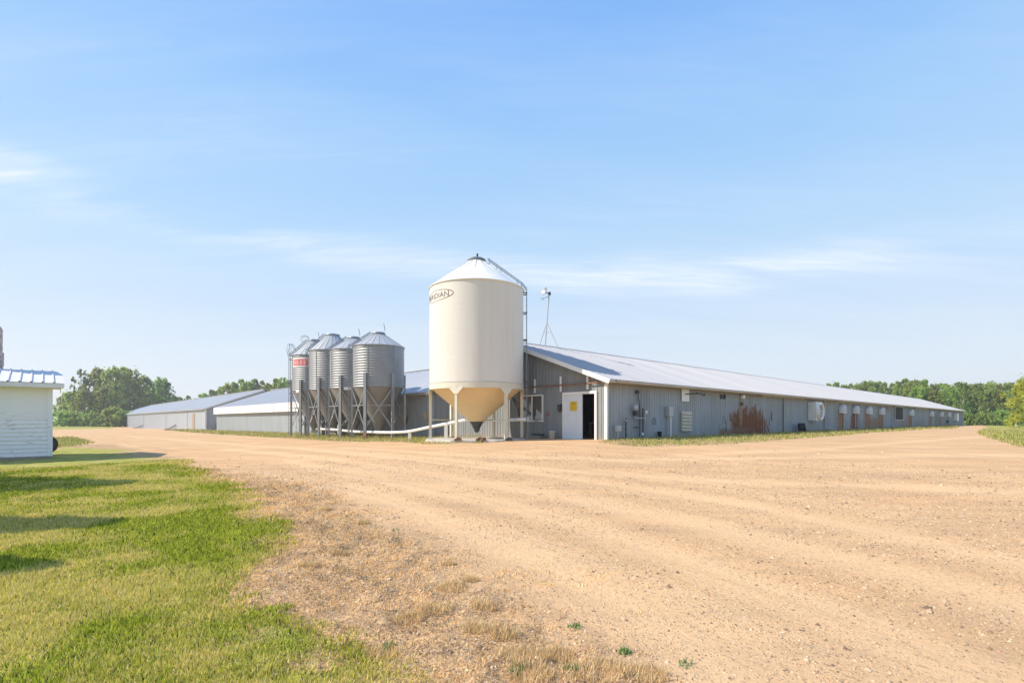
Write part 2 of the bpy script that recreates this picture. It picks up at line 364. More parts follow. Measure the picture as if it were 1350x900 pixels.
def ground_fields(x, y):
    sh = x.shape
    r = np.hypot(x, y).ravel()
    n_big = fbm(x.ravel()*.35, y.ravel()*.35, 3, 4)-.5
    n_med = fbm(x.ravel()*1.3, y.ravel()*1.3, 9, 4)-.5
    n_sm = fbm(x.ravel()*5, y.ravel()*5, 21, 3)-.5
    wob = n_big*.9 + n_med*.9
    X = x.ravel(); Y = y.ravel()
    sl = sdist(lawn_poly, X, Y); sd = sdist(dry_poly, X, Y)
    sp_ = sdist(patch_poly, X, Y); s1 = sdist(stripL, X, Y); s2 = sdist(stripR, X, Y); sy = sdist(yard_poly, X, Y)
    wl = .25 + .04*r
    lawn = np.clip(.5 + (sl + wob*.35 + n_sm*.35 + .06)/(wl*2.0), 0, 1)
    dry = np.clip(.5 + (sd + wob*.8 + n_sm*.5)/(.7 + .03*r), 0, 1)
    strip = np.clip(.5 + (np.maximum(s1, s2) + n_med*.8)/(.6), 0, 1)
    patch = np.clip(.5 + (sp_ + n_med)/.8, 0, 1)
    field = np.clip(.5 - (sy + n_med)/(1.2), 0, 1)
    green = np.maximum.reduce([lawn*np.clip(.92 + n_med*.8 + n_big*.6, 0, 1), patch*.8, strip*np.clip(.42+n_med*1.4, 0, 1), field*np.clip(.85+n_med, 0, 1)])
    cover = np.maximum.reduce([dry, patch, strip, field])          # 0 = bare gravel yard
    return green.reshape(sh), cover.reshape(sh), sl.reshape(sh), sd.reshape(sh), np.maximum.reduce([sp_, s1, s2]).reshape(sh), sy.reshape(sh)

# wheel tracks: long curves across the yard (given as where they run on the ground)
tracks = [PX(p) for p in (
    [(1352,742),(1180,704),(1000,668),(820,640),(640,616),(470,598),(300,585),(170,575)],
    [(1352,800),(1180,754),(980,704),(800,664),(620,632),(440,606),(300,592)],
    [(1300,905),(1130,830),(950,762),(800,704),(660,664),(500,630),(380,608)],
    [(1010,905),(900,835),(770,770),(650,712),(560,676),(460,640)],
    [(1352,648),(1150,640),(950,634),(760,622),(560,604),(380,590)],
    [(1352,600),(1200,600),(1000,604),(800,606),(620,600),(450,590)],
    [(1300,575),(1200,582),(1080,592),(900,600)])]
def track_field(x, y):
    X = x.ravel(); Y = y.ravel(); out = np.zeros(len(X))
    near = np.hypot(X, Y) < 90
    for pts in tracks:
        P = np.array(pts); best = np.full(near.sum(), 1e9)
        xx = X[near]; yy = Y[near]
        for i in range(len(P)-1):
            ax, ay = P[i]; dx, dy = P[i+1]-P[i]; t_ = np.clip(((xx-ax)*dx+(yy-ay)*dy)/(dx*dx+dy*dy), 0, 1)
            best = np.minimum(best, np.hypot(xx-ax-t_*dx, yy-ay-t_*dy))
        wdt = .28 + .35*(vnoise(xx*.5, yy*.5, 5))
        out[near] = np.maximum(out[near], np.exp(-(best/wdt)**2))
    return out.reshape(x.shape)

A = np.radians(np.concatenate([np.arange(-58, 58.01, .28), np.arange(62, 302, 4.)]))
R = np.concatenate([[0.25, 1.0, 1.7], np.geomspace(2.2, 300, 330), np.geomspace(330, 9000, 16)])
AA, RR = np.meshgrid(A, R)
GX = RR*np.sin(AA); GY = RR*np.cos(AA)
GZ = HZ(GX, GY)
green, cover, sl_, sd_, sv_, sy_ = ground_fields(GX, GY)
trk = track_field(GX, GY)
# real relief: ruts pressed into the gravel, small lumps in the turf
_tp = np.array(tracks[1][::-1]); _tp = np.vstack([_tp, _tp[-1] + (_tp[-1]-_tp[-2])*2.5])
def along_across(x, y):
    X = x.ravel(); Y = y.ravel(); bd = np.full(len(X), 1e9); sg = np.zeros(len(X)); al = np.zeros(len(X)); acc = 0.
    for i in range(len(_tp)-1):
        ax, ay = _tp[i]; dx, dy = _tp[i+1]-_tp[i]; L_ = math.hypot(dx, dy)
        t_ = ((X-ax)*dx+(Y-ay)*dy)/(L_*L_); t0 = t_ if i in (0, len(_tp)-2) else np.clip(t_, 0, 1)
        t0 = np.where(t_ < 0, np.maximum(t0, 0 if i else -1e9), np.where(t_ > 1, np.minimum(t0, 1 if i < len(_tp)-2 else 1e9), t0))
        d_ = np.hypot(X-ax-t0*dx, Y-ay-t0*dy); m_ = d_ < bd
        bd[m_] = d_[m_]; sg[m_] = (np.sign((X-ax)*dy-(Y-ay)*dx)*d_)[m_]; al[m_] = (acc+t0*L_)[m_]; acc += L_
    return al.reshape(x.shape), sg.reshape(x.shape)
along, across = along_across(GX, GY)
relief = -trk*.012*(1-cover) + (fbm(GX*.8, GY*.8, 40, 3)-.5)*.022*np.clip(RR/6, 0, 1)*np.clip(1-(RR-40)/60, 0, 1)
relief += cover*(RR < 40)*(fbm(GX*6, GY*6, 50, 2)-.5)*(.075-.04*np.clip(green*1.5, 0, 1))
GZ = GZ + relief
nR, nA = GX.shape
def GZf(x, y):
    """height of the meshed ground"""
    x = np.asarray(x, float); y = np.asarray(y, float)
    g, c_, *_ = ground_fields(x, y); tr = track_field(x, y); r = np.hypot(x, y)
    z = HZ(x, y) - tr*.012*(1-c_) + (fbm(x*.8, y*.8, 40, 3)-.5)*.022*np.clip(r/6, 0, 1)*np.clip(1-(r-40)/60, 0, 1)
    return z + c_*(r < 40)*(fbm(x*6, y*6, 50, 2)-.5)*(.075-.04*np.clip(g*1.5, 0, 1))

def ground_material():
    m, t, b = base_mat('ground_surface')
    geo = N(t, 'ShaderNodeNewGeometry')
    pos = geo.outputs['Position']
    aa_ = N(t, 'ShaderNodeAttribute', attribute_name='across'); al_ = N(t, 'ShaderNodeAttribute', attribute_name='along'); ag = N(t, 'ShaderNodeAttribute', attribute_name='green'); ac = N(t, 'ShaderNodeAttribute', attribute_name='cover'); at = N(t, 'ShaderNodeAttribute', attribute_name='track')
    def noise(s, d=5, r=.6, stretch=None, dist=0):
        src = pos
        if stretch:
            mp = N(t, 'ShaderNodeMapping'); mp.inputs['Rotation'].default_value = (0,0,stretch[0]); mp.inputs['Scale'].default_value = (stretch[1],stretch[2],1)
            t.links.new(pos, mp.inputs[0]); src = mp.outputs[0]
        n = N(t, 'ShaderNodeTexNoise', Scale=s, Detail=float(d), Roughness=r, Distortion=dist); t.links.new(src, n.inputs[0]); return n.outputs[0]
    # gravel: tan, with paler packed wheel tracks and darker loose stone between
    g = mixc(t, ramp(t, noise(.35, 6), .3, .7).outputs[0], (.60,.365,.18), (.72,.455,.235))
    g = mixc(t, math_(t, 'MULTIPLY', ramp(t, noise(.9, 7, .65, (math.radians(-32), .16, 1.9)), .44, .64).outputs[0], .5), g, (.42,.28,.165))
    g = mixc(t, math_(t, 'MULTIPLY', at.outputs['Fac'], .6), g, (.78,.52,.285))
    cb = N(t, 'ShaderNodeCombineXYZ'); t.links.new(math_(t, 'MULTIPLY', aa_.outputs['Fac'], 1.7), cb.inputs[0]); t.links.new(math_(t, 'MULTIPLY', al_.outputs['Fac'], .10), cb.inputs[1])
    ns = N(t, 'ShaderNodeTexNoise', Scale=1.0, Detail=7.0, Roughness=.62, Distortion=.25); t.links.new(cb.outputs[0], ns.inputs[0])
    g = mixc(t, math_(t, 'MULTIPLY', ramp(t, ns.outputs[0], .50, .66).outputs[0], .42), g, (.43,.285,.16))
    g = mixc(t, math_(t, 'MULTIPLY', ramp(t, ns.outputs[0], .32, .46, (1,1,1,1), (0,0,0,1)).outputs[0], .45), g, (.72,.52,.31))
    fine = noise(22, 6, .75)
    g = mixc(t, math_(t, 'MULTIPLY', ramp(t, fine, .52, .66).outputs[0], .62), g, (.33,.215,.13))
    fine2 = noise(60, 4, .8)
    g = mixc(t, math_(t, 'MULTIPLY', ramp(t, fine2, .56, .70).outputs[0], .4), g, (.74,.55,.34))
    vo = N(t, 'ShaderNodeTexVoronoi', Scale=38.0); t.links.new(pos, vo.inputs[0])
    st = ramp(t, vo.outputs['Distance'], .10, .34, (1,1,1,1), (0,0,0,1)).outputs[0]
    sv = N(t, 'ShaderNodeSeparateColor'); t.links.new(vo.outputs['Color'], sv.inputs[0])
    pick = math_(t, 'MULTIPLY', st, ramp(t, sv.outputs[0], .55, .62).outputs[0])
    stc = mixc(t, sv.outputs[1], (.22,.145,.09), (.66,.50,.33))
    g = mixc(t, math_(t, 'MULTIPLY', pick, .6), g, stc)
    # dry verge: straw over brown soil
    d = mixc(t, ramp(t, noise(3.2, 8, .7), .38, .62).outputs[0], (.44,.27,.135), (.74,.48,.235))
    d = mixc(t, ramp(t, noise(26, 6, .8), .42, .6).outputs[0], d, (.26,.165,.10))
    d = mixc(t, math_(t, 'MULTIPLY', ramp(t, noise(45, 5, .8), .52, .66).outputs[0], .7), d, (.72,.55,.32))
    d = mixc(t, math_(t, 'MULTIPLY', ramp(t, noise(1.1, 4, .6), .58, .7).outputs[0], .3), d, (.50,.42,.34))
    # green turf
    v = mixc(t, ramp(t, noise(2.2, 7, .7), .35, .65).outputs[0], (.28,.29,.05), (.46,.45,.08))
    v = mixc(t, math_(t, 'MULTIPLY', ramp(t, noise(.7, 5, .6), .50, .72).outputs[0], .75), v, (.60,.50,.22))
    v = mixc(t, math_(t, 'MULTIPLY', ramp(t, noise(30, 6, .8), .46, .62).outputs[0], .6), v, (.10,.115,.03))
    nm = math_(t, 'MULTIPLY', math_(t, 'SUBTRACT', noise(7, 8, .78), .5), 1.5)
    nm2 = math_(t, 'MULTIPLY', math_(t, 'SUBTRACT', noise(.8, 4, .6), .5), .7)
    fc = ramp(t, math_(t, 'ADD', ac.outputs['Fac'], nm), .35, .62).outputs[0]
    fg = ramp(t, math_(t, 'ADD', math_(t, 'ADD', ag.outputs['Fac'], nm), nm2), .42, .66).outputs[0]
    c = mixc(t, fc, g, d); c = mixc(t, math_(t, 'MULTIPLY', fg, .93), c, v)
    t.links.new(c, b.inputs['Base Color']); b.inputs['Roughness'].default_value = .95; b.inputs['Specular IOR Level'].default_value = .15
    h = math_(t, 'ADD', math_(t, 'MULTIPLY', fine, .7), math_(t, 'ADD', math_(t, 'MULTIPLY', pick, .5), math_(t, 'MULTIPLY', noise(9, 6, .7), .8)))
    bp = N(t, 'ShaderNodeBump', Strength=.75, Distance=.03); t.links.new(h, bp.inputs['Height']); t.links.new(bp.outputs[0], b.inputs['Normal'])
    return m
Mt['ground'] = ground_material()
idx = np.arange(nR*nA).reshape(nR, nA)
q = np.stack([idx[:-1,:], idx[1:,:], np.roll(idx, -1, 1)[1:,:], np.roll(idx, -1, 1)[:-1,:]], -1).reshape(-1, 4)
fv = lambda a: a.ravel()[q].mean(1)
cls = np.zeros(len(q), int)                                # 0 field
cls[fv(sy_) > 0] = 1                                       # yard
cls[fv(sd_) > 0] = 2                                       # dry verge
cls[fv(sl_) > 0] = 3                                       # lawn
cls[(fv(sv_) > 0) & (cls < 2)] = 4                         # strips along the walls
V = np.c_[GX.ravel(), GY.ravel(), GZ.ravel()]
def ground_piece(name, k, label):
    qq = q[cls == k]; used, inv = np.unique(qq, return_inverse=True)
    me = arrmesh(name, V[used], inv.ravel(), 4, Mt['ground'], smooth=True)
    for an, arr in (('green', green), ('cover', cover), ('track', trk), ('along', along), ('across', across)):
        a = me.attributes.new(an, 'FLOAT', 'POINT'); a.data.foreach_set('value', arr.ravel()[used].astype(np.float32))
    o = link(name, me); o['kind'] = 'structure'; o['label'] = label; return o
ground_piece('field', 0, 'green field ground stretching out past the yard to the trees')
ground_piece('gravel_yard', 1, 'wide tan gravel yard with wheel tracks in front of the barns')
ground_piece('dry_verge', 2, 'dry brown verge of dead grass between the lawn and the gravel')
ground_piece('lawn', 3, 'patchy green lawn in the left foreground')
ground_piece('grass_strip', 4, 'narrow grassy strips at the foot of the barn walls')

# --- blades of grass, straw and stones (stuff)
def foliage_mat(name, trans=.25, objvar=False):
    m, t, b = base_mat(name)
    a = N(t, 'ShaderNodeAttribute', attribute_name='tint')
    c = a.outputs['Color']
    if objvar:
        oi = N(t, 'ShaderNodeObjectInfo')
        h = N(t, 'ShaderNodeHueSaturation'); t.links.new(c, h.inputs['Color'])
        t.links.new(math_(t, 'ADD', math_(t, 'MULTIPLY', oi.outputs['Random'], .05), .475), h.inputs['Hue'])
        t.links.new(math_(t, 'ADD', math_(t, 'MULTIPLY', oi.outputs['Random'], .5), .75), h.inputs['Value']); c = h.outputs[0]
    t.links.new(c, b.inputs['Base Color']); b.inputs['Roughness'].default_value = .7; b.inputs['Specular IOR Level'].default_value = .2
    tr = N(t, 'ShaderNodeBsdfTranslucent'); t.links.new(c, tr.inputs[0])
    mx = N(t, 'ShaderNodeMixShader'); mx.inputs[0].default_value = trans
    t.links.new(b.outputs[0], mx.inputs[1]); t.links.new(tr.outputs[0], mx.inputs[2])
    t.links.new(mx.outputs[0], t.nodes['Material Output'].inputs[0]); return m
Mt['blade'] = foliage_mat('grass_blade', .3)
Mt['leaf'] = foliage_mat('tree_leaf', .6, True)
def sample_ground(n, r0, r1, a0=-48, a1=48, p=1.0):
    u = rng.random(n)
    r = (r0**p + u*(r1**p - r0**p))**(1/p)        # p=1: density ~1/r (even on screen sideways)
    a = np.radians(a0 + rng.random(n)*(a1-a0)); return r*np.sin(a), r*np.cos(a), r
def blades(name, x, y, r, length, width, cols, lean=.7, label=''):
    n = len(x); z = GZf(x, y)
    th = rng.random(n)*2*PI; ph = rng.random(n)*2*PI
    L_ = length*(.5+rng.random(n)); W_ = width*(.7+.6*rng.random(n))
    ln = lean*np.sqrt(rng.random(n)); hx = np.cos(ph)*ln*L_; hy = np.sin(ph)*ln*L_; hh = np.sqrt(np.maximum(1-ln**2, .02))*L_
    wx = np.cos(th)*W_/2; wy = np.sin(th)*W_/2
    Vv = np.empty((n, 3, 3))
    Vv[:,0] = np.c_[x-wx, y-wy, z-.004]; Vv[:,1] = np.c_[x+wx, y+wy, z-.004]; Vv[:,2] = np.c_[x+hx, y+hy, z+hh]
    me = arrmesh(name, Vv.reshape(-1, 3), np.arange(3*n), 3, Mt['blade'], np.repeat(cols, 3, 0))
    o = link(name, me); tag(o, label, name.replace('_', ' '), kind='stuff'); return o
def pal(n, cols, wts):
    cols = np.array(cols); k = rng.choice(len(cols), n, p=np.array(wts)/sum(wts))
    return cols[k]*(.75 + .5*rng.random((n, 1)))
# lawn
x, y, r = sample_ground(900000, 2.6, 21, -50, 8, .9)
g, c_, sl, sd, sv, sy = ground_fields(x, y)
dens = np.clip(g*1.15 + (fbm(x*2.5, y*2.5, 77, 3)-.5)*1.3 + (fbm(x*.7, y*.7, 78, 3)-.5)*.5, 0, 1)*np.clip(g*3.5-.5, 0, 1)
keep = (rng.random(len(x)) < dens) & (c_ > .4); x, y, r, g = x[keep], y[keep], r[keep], g[keep]
yel = np.clip(fbm(x*1.1, y*1.1, 61, 4)*4.2-1.65 + (1-g)*.5, 0, 1)[:,None]
cg = pal(len(x), [(.26,.31,.025),(.40,.47,.035),(.64,.63,.08),(.09,.12,.02)], [3,4,4,2.6])
cy = pal(len(x), [(.74,.62,.18),(.82,.66,.32),(.58,.54,.12)], [3,2,3])
mixm = (rng.random((len(x), 1)) < yel*.9)
blades('lawn_grass', x, y, r, np.clip(.030+.0016*r, .03, .06), np.clip(.0035+.0013*r, .004, .03), np.where(mixm, cy, cg), .8, 'short green and yellow grass blades of the lawn')
# dead grass on the verge
x, y, r = sample_ground(260000, 2.6, 20, -44, 22, 1.0)
g, c_, sl, sd, sv, sy = ground_fields(x, y)
keep = (rng.random(len(x)) < np.clip(c_*1.1-.25 + (fbm(x*3, y*3, 88, 3)-.5)*1.6, 0, 1)) & (g < .6); x, y, r = x[keep], y[keep], r[keep]
dk = .62+.75*np.clip(fbm(x*2.6, y*2.6, 95, 4)*2.4-.7, 0, 1)[:,None]  # darker patches mixed into the blade colour imitate shadows between clumps
cols = dk*pal(len(x), [(.86,.58,.27),(.74,.47,.20),(.46,.31,.16),(.22,.14,.09),(.78,.52,.20),(.42,.41,.10)], [5,5,2,1.6,1.6,.5])
blades('dead_grass', x, y, r, np.clip(.022+.001*r, .022, .045), np.clip(.004+.0011*r, .004, .025), cols, .97, 'flattened straw and dead grass on the verge')
# clumps of orange straw
clump = [(595,775,1.0),(572,806,1.1),(640,800,.8),(690,868,1.2),(780,885,1.4),(700,890,1.0),(478,690,.7),(447,730,.8),(408,745,.8),(540,815,.9),(630,832,.9),(505,862,.8),(850,892,1.0),(620,765,.6),(590,745,.5),(735,862,.8),(665,842,.7),(430,672,.6)]
bx, by, bl = [], [], []
for cx_, cy_, s_ in clump:
    ux, uy = unproj(cx_, cy_); n = int(420*s_)
    rr_ = .11*s_*np.sqrt(rng.random(n))*1.3; aa_ = rng.random(n)*2*PI
    bx.append(ux+rr_*np.cos(aa_)); by.append(uy+rr_*np.sin(aa_)*.8)
x = np.concatenate(bx); y = np.concatenate(by); r = np.hypot(x, y)
blades('straw_tufts', x, y, r, np.full(len(x), .055), np.full(len(x), .006), pal(len(x), [(.70,.50,.24),(.74,.58,.33),(.56,.38,.18)], [3,4,1]), .75, 'small tufts of orange straw scattered over the dry verge')
# a few green weeds in the gravel
bx, by = [], []
for cx_, cy_, n in [(822,861,60),(758,828,36),(682,886,50),(752,880,60),(512,852,90),(905,876,20),(520,700,30)]:
    ux, uy = unproj(cx_, cy_); rr_ = .05*np.sqrt(rng.random(n)); aa_ = rng.random(n)*2*PI
    bx.append(ux+rr_*np.cos(aa_)); by.append(uy+rr_*np.sin(aa_))
x = np.concatenate(bx); y = np.concatenate(by); r = np.hypot(x, y)
blades('weeds', x, y, r, np.full(len(x), .035), np.full(len(x), .014), pal(len(x), [(.14,.24,.08),(.22,.34,.10)], [1,1]), .9, 'small green weeds coming up through the gravel')
# taller grass along the walls, and at the far right
x, y, r = sample_ground(260000, 19, 110, -46, 47, .35)
g, c_, sl, sd, sv, sy = ground_fields(x, y)
keep = ((sv > -.25) | ((sy < .2) & (r < 80))) & (rng.random(len(x)) < np.clip(g*1.6+.1, 0, 1))
la, lb = W2L(x, y)
keep &= ~(((la > -.02) & (la < 116) & (lb > -.02) & (lb < 14.1)) | ((la > -.02) & (la < 18) & (lb > 0) & (lb < 232)))
x, y, r = x[keep], y[keep], r[keep]
blades('verge_grass', x, y, r, .05+.0022*r, .006+.0009*r, pal(len(x), [(.25,.29,.05),(.36,.36,.08),(.58,.49,.23),(.17,.22,.04)], [2,3,4,1]), .6, 'rough grass growing at the foot of the barn walls and yard edges')

def stones(name, n, r0, r1, sz, label, a0=-47, a1=47, p=1.0, cond=None, cols=None, low=False):
    x, y, r = sample_ground(n, r0, r1, a0, a1, p)
    g, c_, sl, sd, sv, sy = ground_fields(x, y); tr = track_field(x, y)
    pr = np.clip(1.15 - tr*1.1 + (fbm(x*1.2, y*1.2, 91, 3)-.5)*2.2, 0, 1)*(1-.75*g)*(sy > 0)
    # windrows of loose stone beside the wheel tracks
    keep = rng.random(n) < pr; x, y, r = x[keep], y[keep], r[keep]; n = len(x)
    z = GZf(x, y); s_ = sz*(r**.35)*np.exp(rng.normal(0, .42, n))
    base = np.array([(1,0,0),(0,1,0),(-1,0,0),(0,-1,0),(0,0,.75),(0,0,-.5)], float)
    Fb = np.array([(0,1,4),(1,2,4),(2,3,4),(3,0,4)], int)
    jit = 1 + (rng.random((n, 6, 1))-.5)*.6
    th = rng.random(n)*2*PI; co, si = np.cos(th), np.sin(th)
    Vv = base[None]*jit*s_[:,None,None]
    Vx = Vv[...,0]*co[:,None] - Vv[...,1]*si[:,None]*.75; Vy = Vv[...,0]*si[:,None] + Vv[...,1]*co[:,None]*.75
    Vz = Vv[...,2] + (rng.random((n, 6))-.5)*s_[:,None]*.3
    P = np.stack([Vx + x[:,None], Vy + y[:,None], Vz + z[:,None]], -1)
    Fc = (Fb[None] + (np.arange(n)*6)[:,None,None]).reshape(-1)
    cc = pal(n, [(.50,.34,.20),(.58,.42,.26),(.36,.24,.145),(.64,.50,.34),(.22,.15,.10),(.50,.29,.18)], [5,4,4,.8,2,1])
    me = arrmesh(name, P.reshape(-1, 3), Fc, 3, Mt['stone'], np.repeat(cc, 6, 0))
    o = link(name, me); tag(o, label, 'gravel', kind='stuff'); return o
m, t, b = base_mat('stone'); a = N(t, 'ShaderNodeAttribute', attribute_name='tint'); t.links.new(a.outputs['Color'], b.inputs['Base Color'])
b.inputs['Roughness'].default_value = .9; b.inputs['Specular IOR Level'].default_value = .2; Mt['stone'] = m
stones('loose_gravel', 100000, 2.7, 17, .0042, 'loose small stones lying on the gravel yard and verge', p=.8)
stones('coarse_gravel', 4500, 2.7, 22, .0065, 'scattered larger stones and clods on the gravel yard', p=.9)

# ------------------------------------------------------------------ ribbed sheets
RIB = .2286
def rib_profile(a0, a1, depth=.02, per=RIB, w0=.022, w1=.038):
    pts = {round(a0, 5): None, round(a1, 5): None}
    k = math.floor(a0/per)-1; prof = []
    while k*per <= a1+per:
        c = k*per + per/2
        prof += [(c-w1, 0), (c-w0, depth), (c+w0, depth), (c+w1, 0)]; k += 1
    def at(a):
        for (p, u), (q_, v_) in zip(prof, prof[1:]):
            if p <= a <= q_: return u + (v_-u)*(a-p)/(q_-p+1e-9)
        return 0
    out = [(a0, at(a0))] + [p for p in prof if a0+1e-4 < p[0] < a1-1e-4] + [(a1, at(a1))]
    return out
def sheet(mb, a0, a1, zb, zt, fmap, depth=.02, per=RIB, w0=.022, w1=.038):
    zb_ = zb if callable(zb) else (lambda a: zb); zt_ = zt if callable(zt) else (lambda a: zt)
    pr = rib_profile(a0, a1, depth, per, w0, w1)
    if callable(zt) and not callable(zb): pass
    vs = []; fs = []
    for a, o_ in pr:
        vs.append(fmap(a, o_, zb_(a))); vs.append(fmap(a, o_, zt_(a)))
    for i in range(len(pr)-1): fs.append((2*i, 2*i+2, 2*i+3, 2*i+1))
    mb.add(vs, fs); return mb

# ================================================================== LONG BARN
G1 = .55                                 # its base level
b1 = thing('long_barn', 'long low grey metal barn with rust stained side wall and open front door', 'barn', (OX, OY, G1), TH)
B1L, B1W = 115.0, 14.0
EV = 3.37+.0 - G1 - .02                  # eave edge height above base
RG = 5.98 - G1
SL = (RG-EV)/(B1W/2+.4)
roofz = lambda b_: EV + SL*(min(b_, B1W-b_)+.4)
rusts = []
def W(px, py, off=0.): return longw(px, off), longw_z(px, py, off)-G1
s_, z_ = W(984, 559)
RUST = (.18,.055,.016); RUST2 = (.27,.16,.10)
rusts = [(14.4, .1, 4.5, .45, .8, (.25,.16,.11)), (15.2, .55, 3.3, 1.35, 1.0, RUST), (15.3, .5, 2.3, .8, 1.0, RUST), (62, .5, 3.0, .8, .45, (.33,.21,.14)), (72, .4, 4.0, .9, .35, (.33,.22,.15)), (W(977,540)[0], 1.55, .28, .9, .8, (.27,.20,.12)), (13.6, .25, 3.2, .3, .6, (.22,.14,.10))]
hoods = [35.1, 39.4, 44.2, 49.5, 65.0, 79.4, 88.0, 95.5]
for h_, k in zip(hoods, (.75,.95,.8,.85,.8,.6,.6,.4)):
    rusts.append((h_+.2, .7, 1.35, 1.3, min(1, k*1.15), (.34,.17,.08) if k < .9 else (.24,.08,.03)))
rusts.append((46.8, .6, 4.4, .75, .8, (.30,.18,.11)))
rusts.append((84.5, .9, .6, 1.2, .7, (.15,.10,.08)))
rusts.append((53.0, 2.3, 1.2, .4, .5, (.25,.13,.08)))
Mt['side'] = siding_mat('weathered_blue_grey_siding', (.27,.305,.33), b1, rusts)
Mt['gable'] = siding_mat('weathered_grey_siding', (.235,.25,.255), b1, [], .3)

wl = MB(); wl.box((.06, .05, -.35), (B1L, .10, EV+.1))
wall_long = wl.build('side_wall', Mt['side'], b1)
sh_me = None
SW = RIB*4
nfull = int(B1L/SW); nind = 88
mb = MB(); sheet(mb, 0, SW, -.3, EV+.12, lambda a, o_, z: (a, .04-o_-.02, z)); sh_me = mb.mesh('siding_sheet'); sh_me.materials.append(Mt['side'])
for i in range(nind): link('siding_sheet', sh_me, wall_long, (i*SW, (0, -.004)[i % 2], 0))
mb = MB()
for i in range(nind, nfull+1): sheet(mb, i*SW, min((i+1)*SW, B1L), -.3, EV+.12, lambda a, o_, z: (a, .02-o_, z))
o = mb.build('siding_sheet_far', Mt['side'], wall_long); o['kind'] = 'stuff'

# gable wall with window and door openings
d0, d1 = gable(786.2), gable(743.2); dz1 = gable_z(765, 517.5)-G1
w0_, w1_ = gable(715.5), gable(688.5); wz0, wz1 = gable_z(702, 554.5)-G1, gable_z(702, 521.5)-G1
ga = MB(); 
gw = thing('gable_wall', None, None); gw.parent = b1
for (y0, y1, z0, z1) in ((.06,d0,-.3,2.6),(d0,d1,dz1,2.6),(d1,w0_,-.3,2.6),(w0_,w1_,-.3,wz0),(w0_,w1_,wz1,2.6),(w1_,B1W,-.3,2.6)):
    ga.box((.045,y0,z0), (.10,y1,z1))
ga.add([(.045,.06,2.6),(.045,B1W,2.6),(.045,B1W,roofz(B1W)-.06),(.045,7,roofz(7)-.06),(.045,.06,roofz(0)-.06)], [(0,1,2,3,4)])
bpy.data.objects.remove(gw)
gable_wall = ga.build('gable_wall', Mt['gable'], b1)
fm = lambda a, o_, z: (.02-o_, a, z)
br = sorted(set([i*SW for i in range(int(B1W/SW)+2) if i*SW < B1W] + [B1W]))
zt = lambda a: roofz(a)-.05
for i in range(len(br)-1):
    a0, a1 = br[i], br[i+1]; cuts = sorted(set([a0, a1] + [c for c in (d0, d1, w0_, w1_, 7.0) if a0 < c < a1]))
    mb = MB(); low_ = MB()
    for c0, c1 in zip(cuts, cuts[1:]):
        mid = (c0+c1)/2
        if d0 < mid < d1: sheet(mb, c0, c1, dz1, zt, fm)
        elif w0_ < mid < w1_: sheet(low_, c0, c1, -.3, wz0, fm); sheet(mb, c0, c1, wz1, zt, fm)
        else: sheet(mb, c0, c1, -.3, zt, fm)
    mb.build('siding_sheet', Mt['gable'], gable_wall, ((0, -.004)[i % 2], 0, 0))
    if low_.v: low_.build('siding_sheet', Mt['gable'], gable_wall, ((0, -.004)[i % 2], 0, 0))
# far walls
mb = MB(); mb.box((0,B1W-.08,-.3),(B1L,B1W,EV+.1)); mb.box((B1L-.06,.1,-.3),(B1L,B1W-.1,EV+.1))
mb.add([(B1L-.03,0,EV+.1),(B1L-.03,B1W,EV+.1),(B1L-.03,7,roofz(7)-.05)], [(0,1,2)]); mb.build('rear_wall', Mt['side'], b1)
# floor inside
MB().box((.1,.1,-.3),(30,B1W-.1,.02)).build('floor_slab', Mt['concrete'], b1)
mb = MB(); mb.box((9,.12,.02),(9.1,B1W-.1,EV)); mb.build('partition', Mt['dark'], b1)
# roof
def slope_roof(name, m, par, x0, x1, yA, zA, yB, zB, per=.3048, thick=.03):
    mb = MB(); n = Vector((0, zA-zB, yB-yA)).normalized(); 
    if n.z < 0: n = -n
    pr = rib_profile(x0, x1, .022, per, .018, .034)
    vs, fs = [], []
    for a, o_ in pr:
        vs.append((a, yA+n.y*o_, zA+n.z*o_)); vs.append((a, yB+n.y*o_, zB+n.z*o_))
    for i in range(len(pr)-1): fs.append((2*i, 2*i+2, 2*i+3, 2*i+1))
    mb.add(vs, fs)
    return mb
rf = slope_roof('roof', None, None, -.35, B1L+.3, -.40, EV, 7.0, RG)
mb2 = slope_roof('roof', None, None, -.35, B1L+.3, B1W+.4, EV, 7.0, RG)
rf.add(mb2.v, mb2.f)
roof1 = rf.build('roof', Mt['roof'], b1)
mb = MB(); mb.add([(-.36,6.75,RG-.055),(B1L+.31,6.75,RG-.055),(B1L+.31,7,RG+.035),(-.36,7,RG+.035),(-.36,7.25,RG-.055),(B1L+.31,7.25,RG-.055)], [(0,1,2,3),(3,2,5,4)]); mb.build('ridge_cap', Mt['roof'], roof1)
# eave: fascia, soffit, gutter
mb = MB(); mb.box((-.33,-.375,EV-.14),(B1L+.28,-.345,EV-.012)); mb.build('fascia', Mt['gutter'], roof1)
mb = MB(); mb.box((-.33,-.345,EV-.13),(B1L+.28,.02,EV-.10)); mb.build('soffit', Mt['soffit'], roof1)
mb = MB(); mb.box((.2,-.46,EV-.10),(B1L,-.378,EV-.03)); mb.build('gutter', Mt['gutter'], roof1)
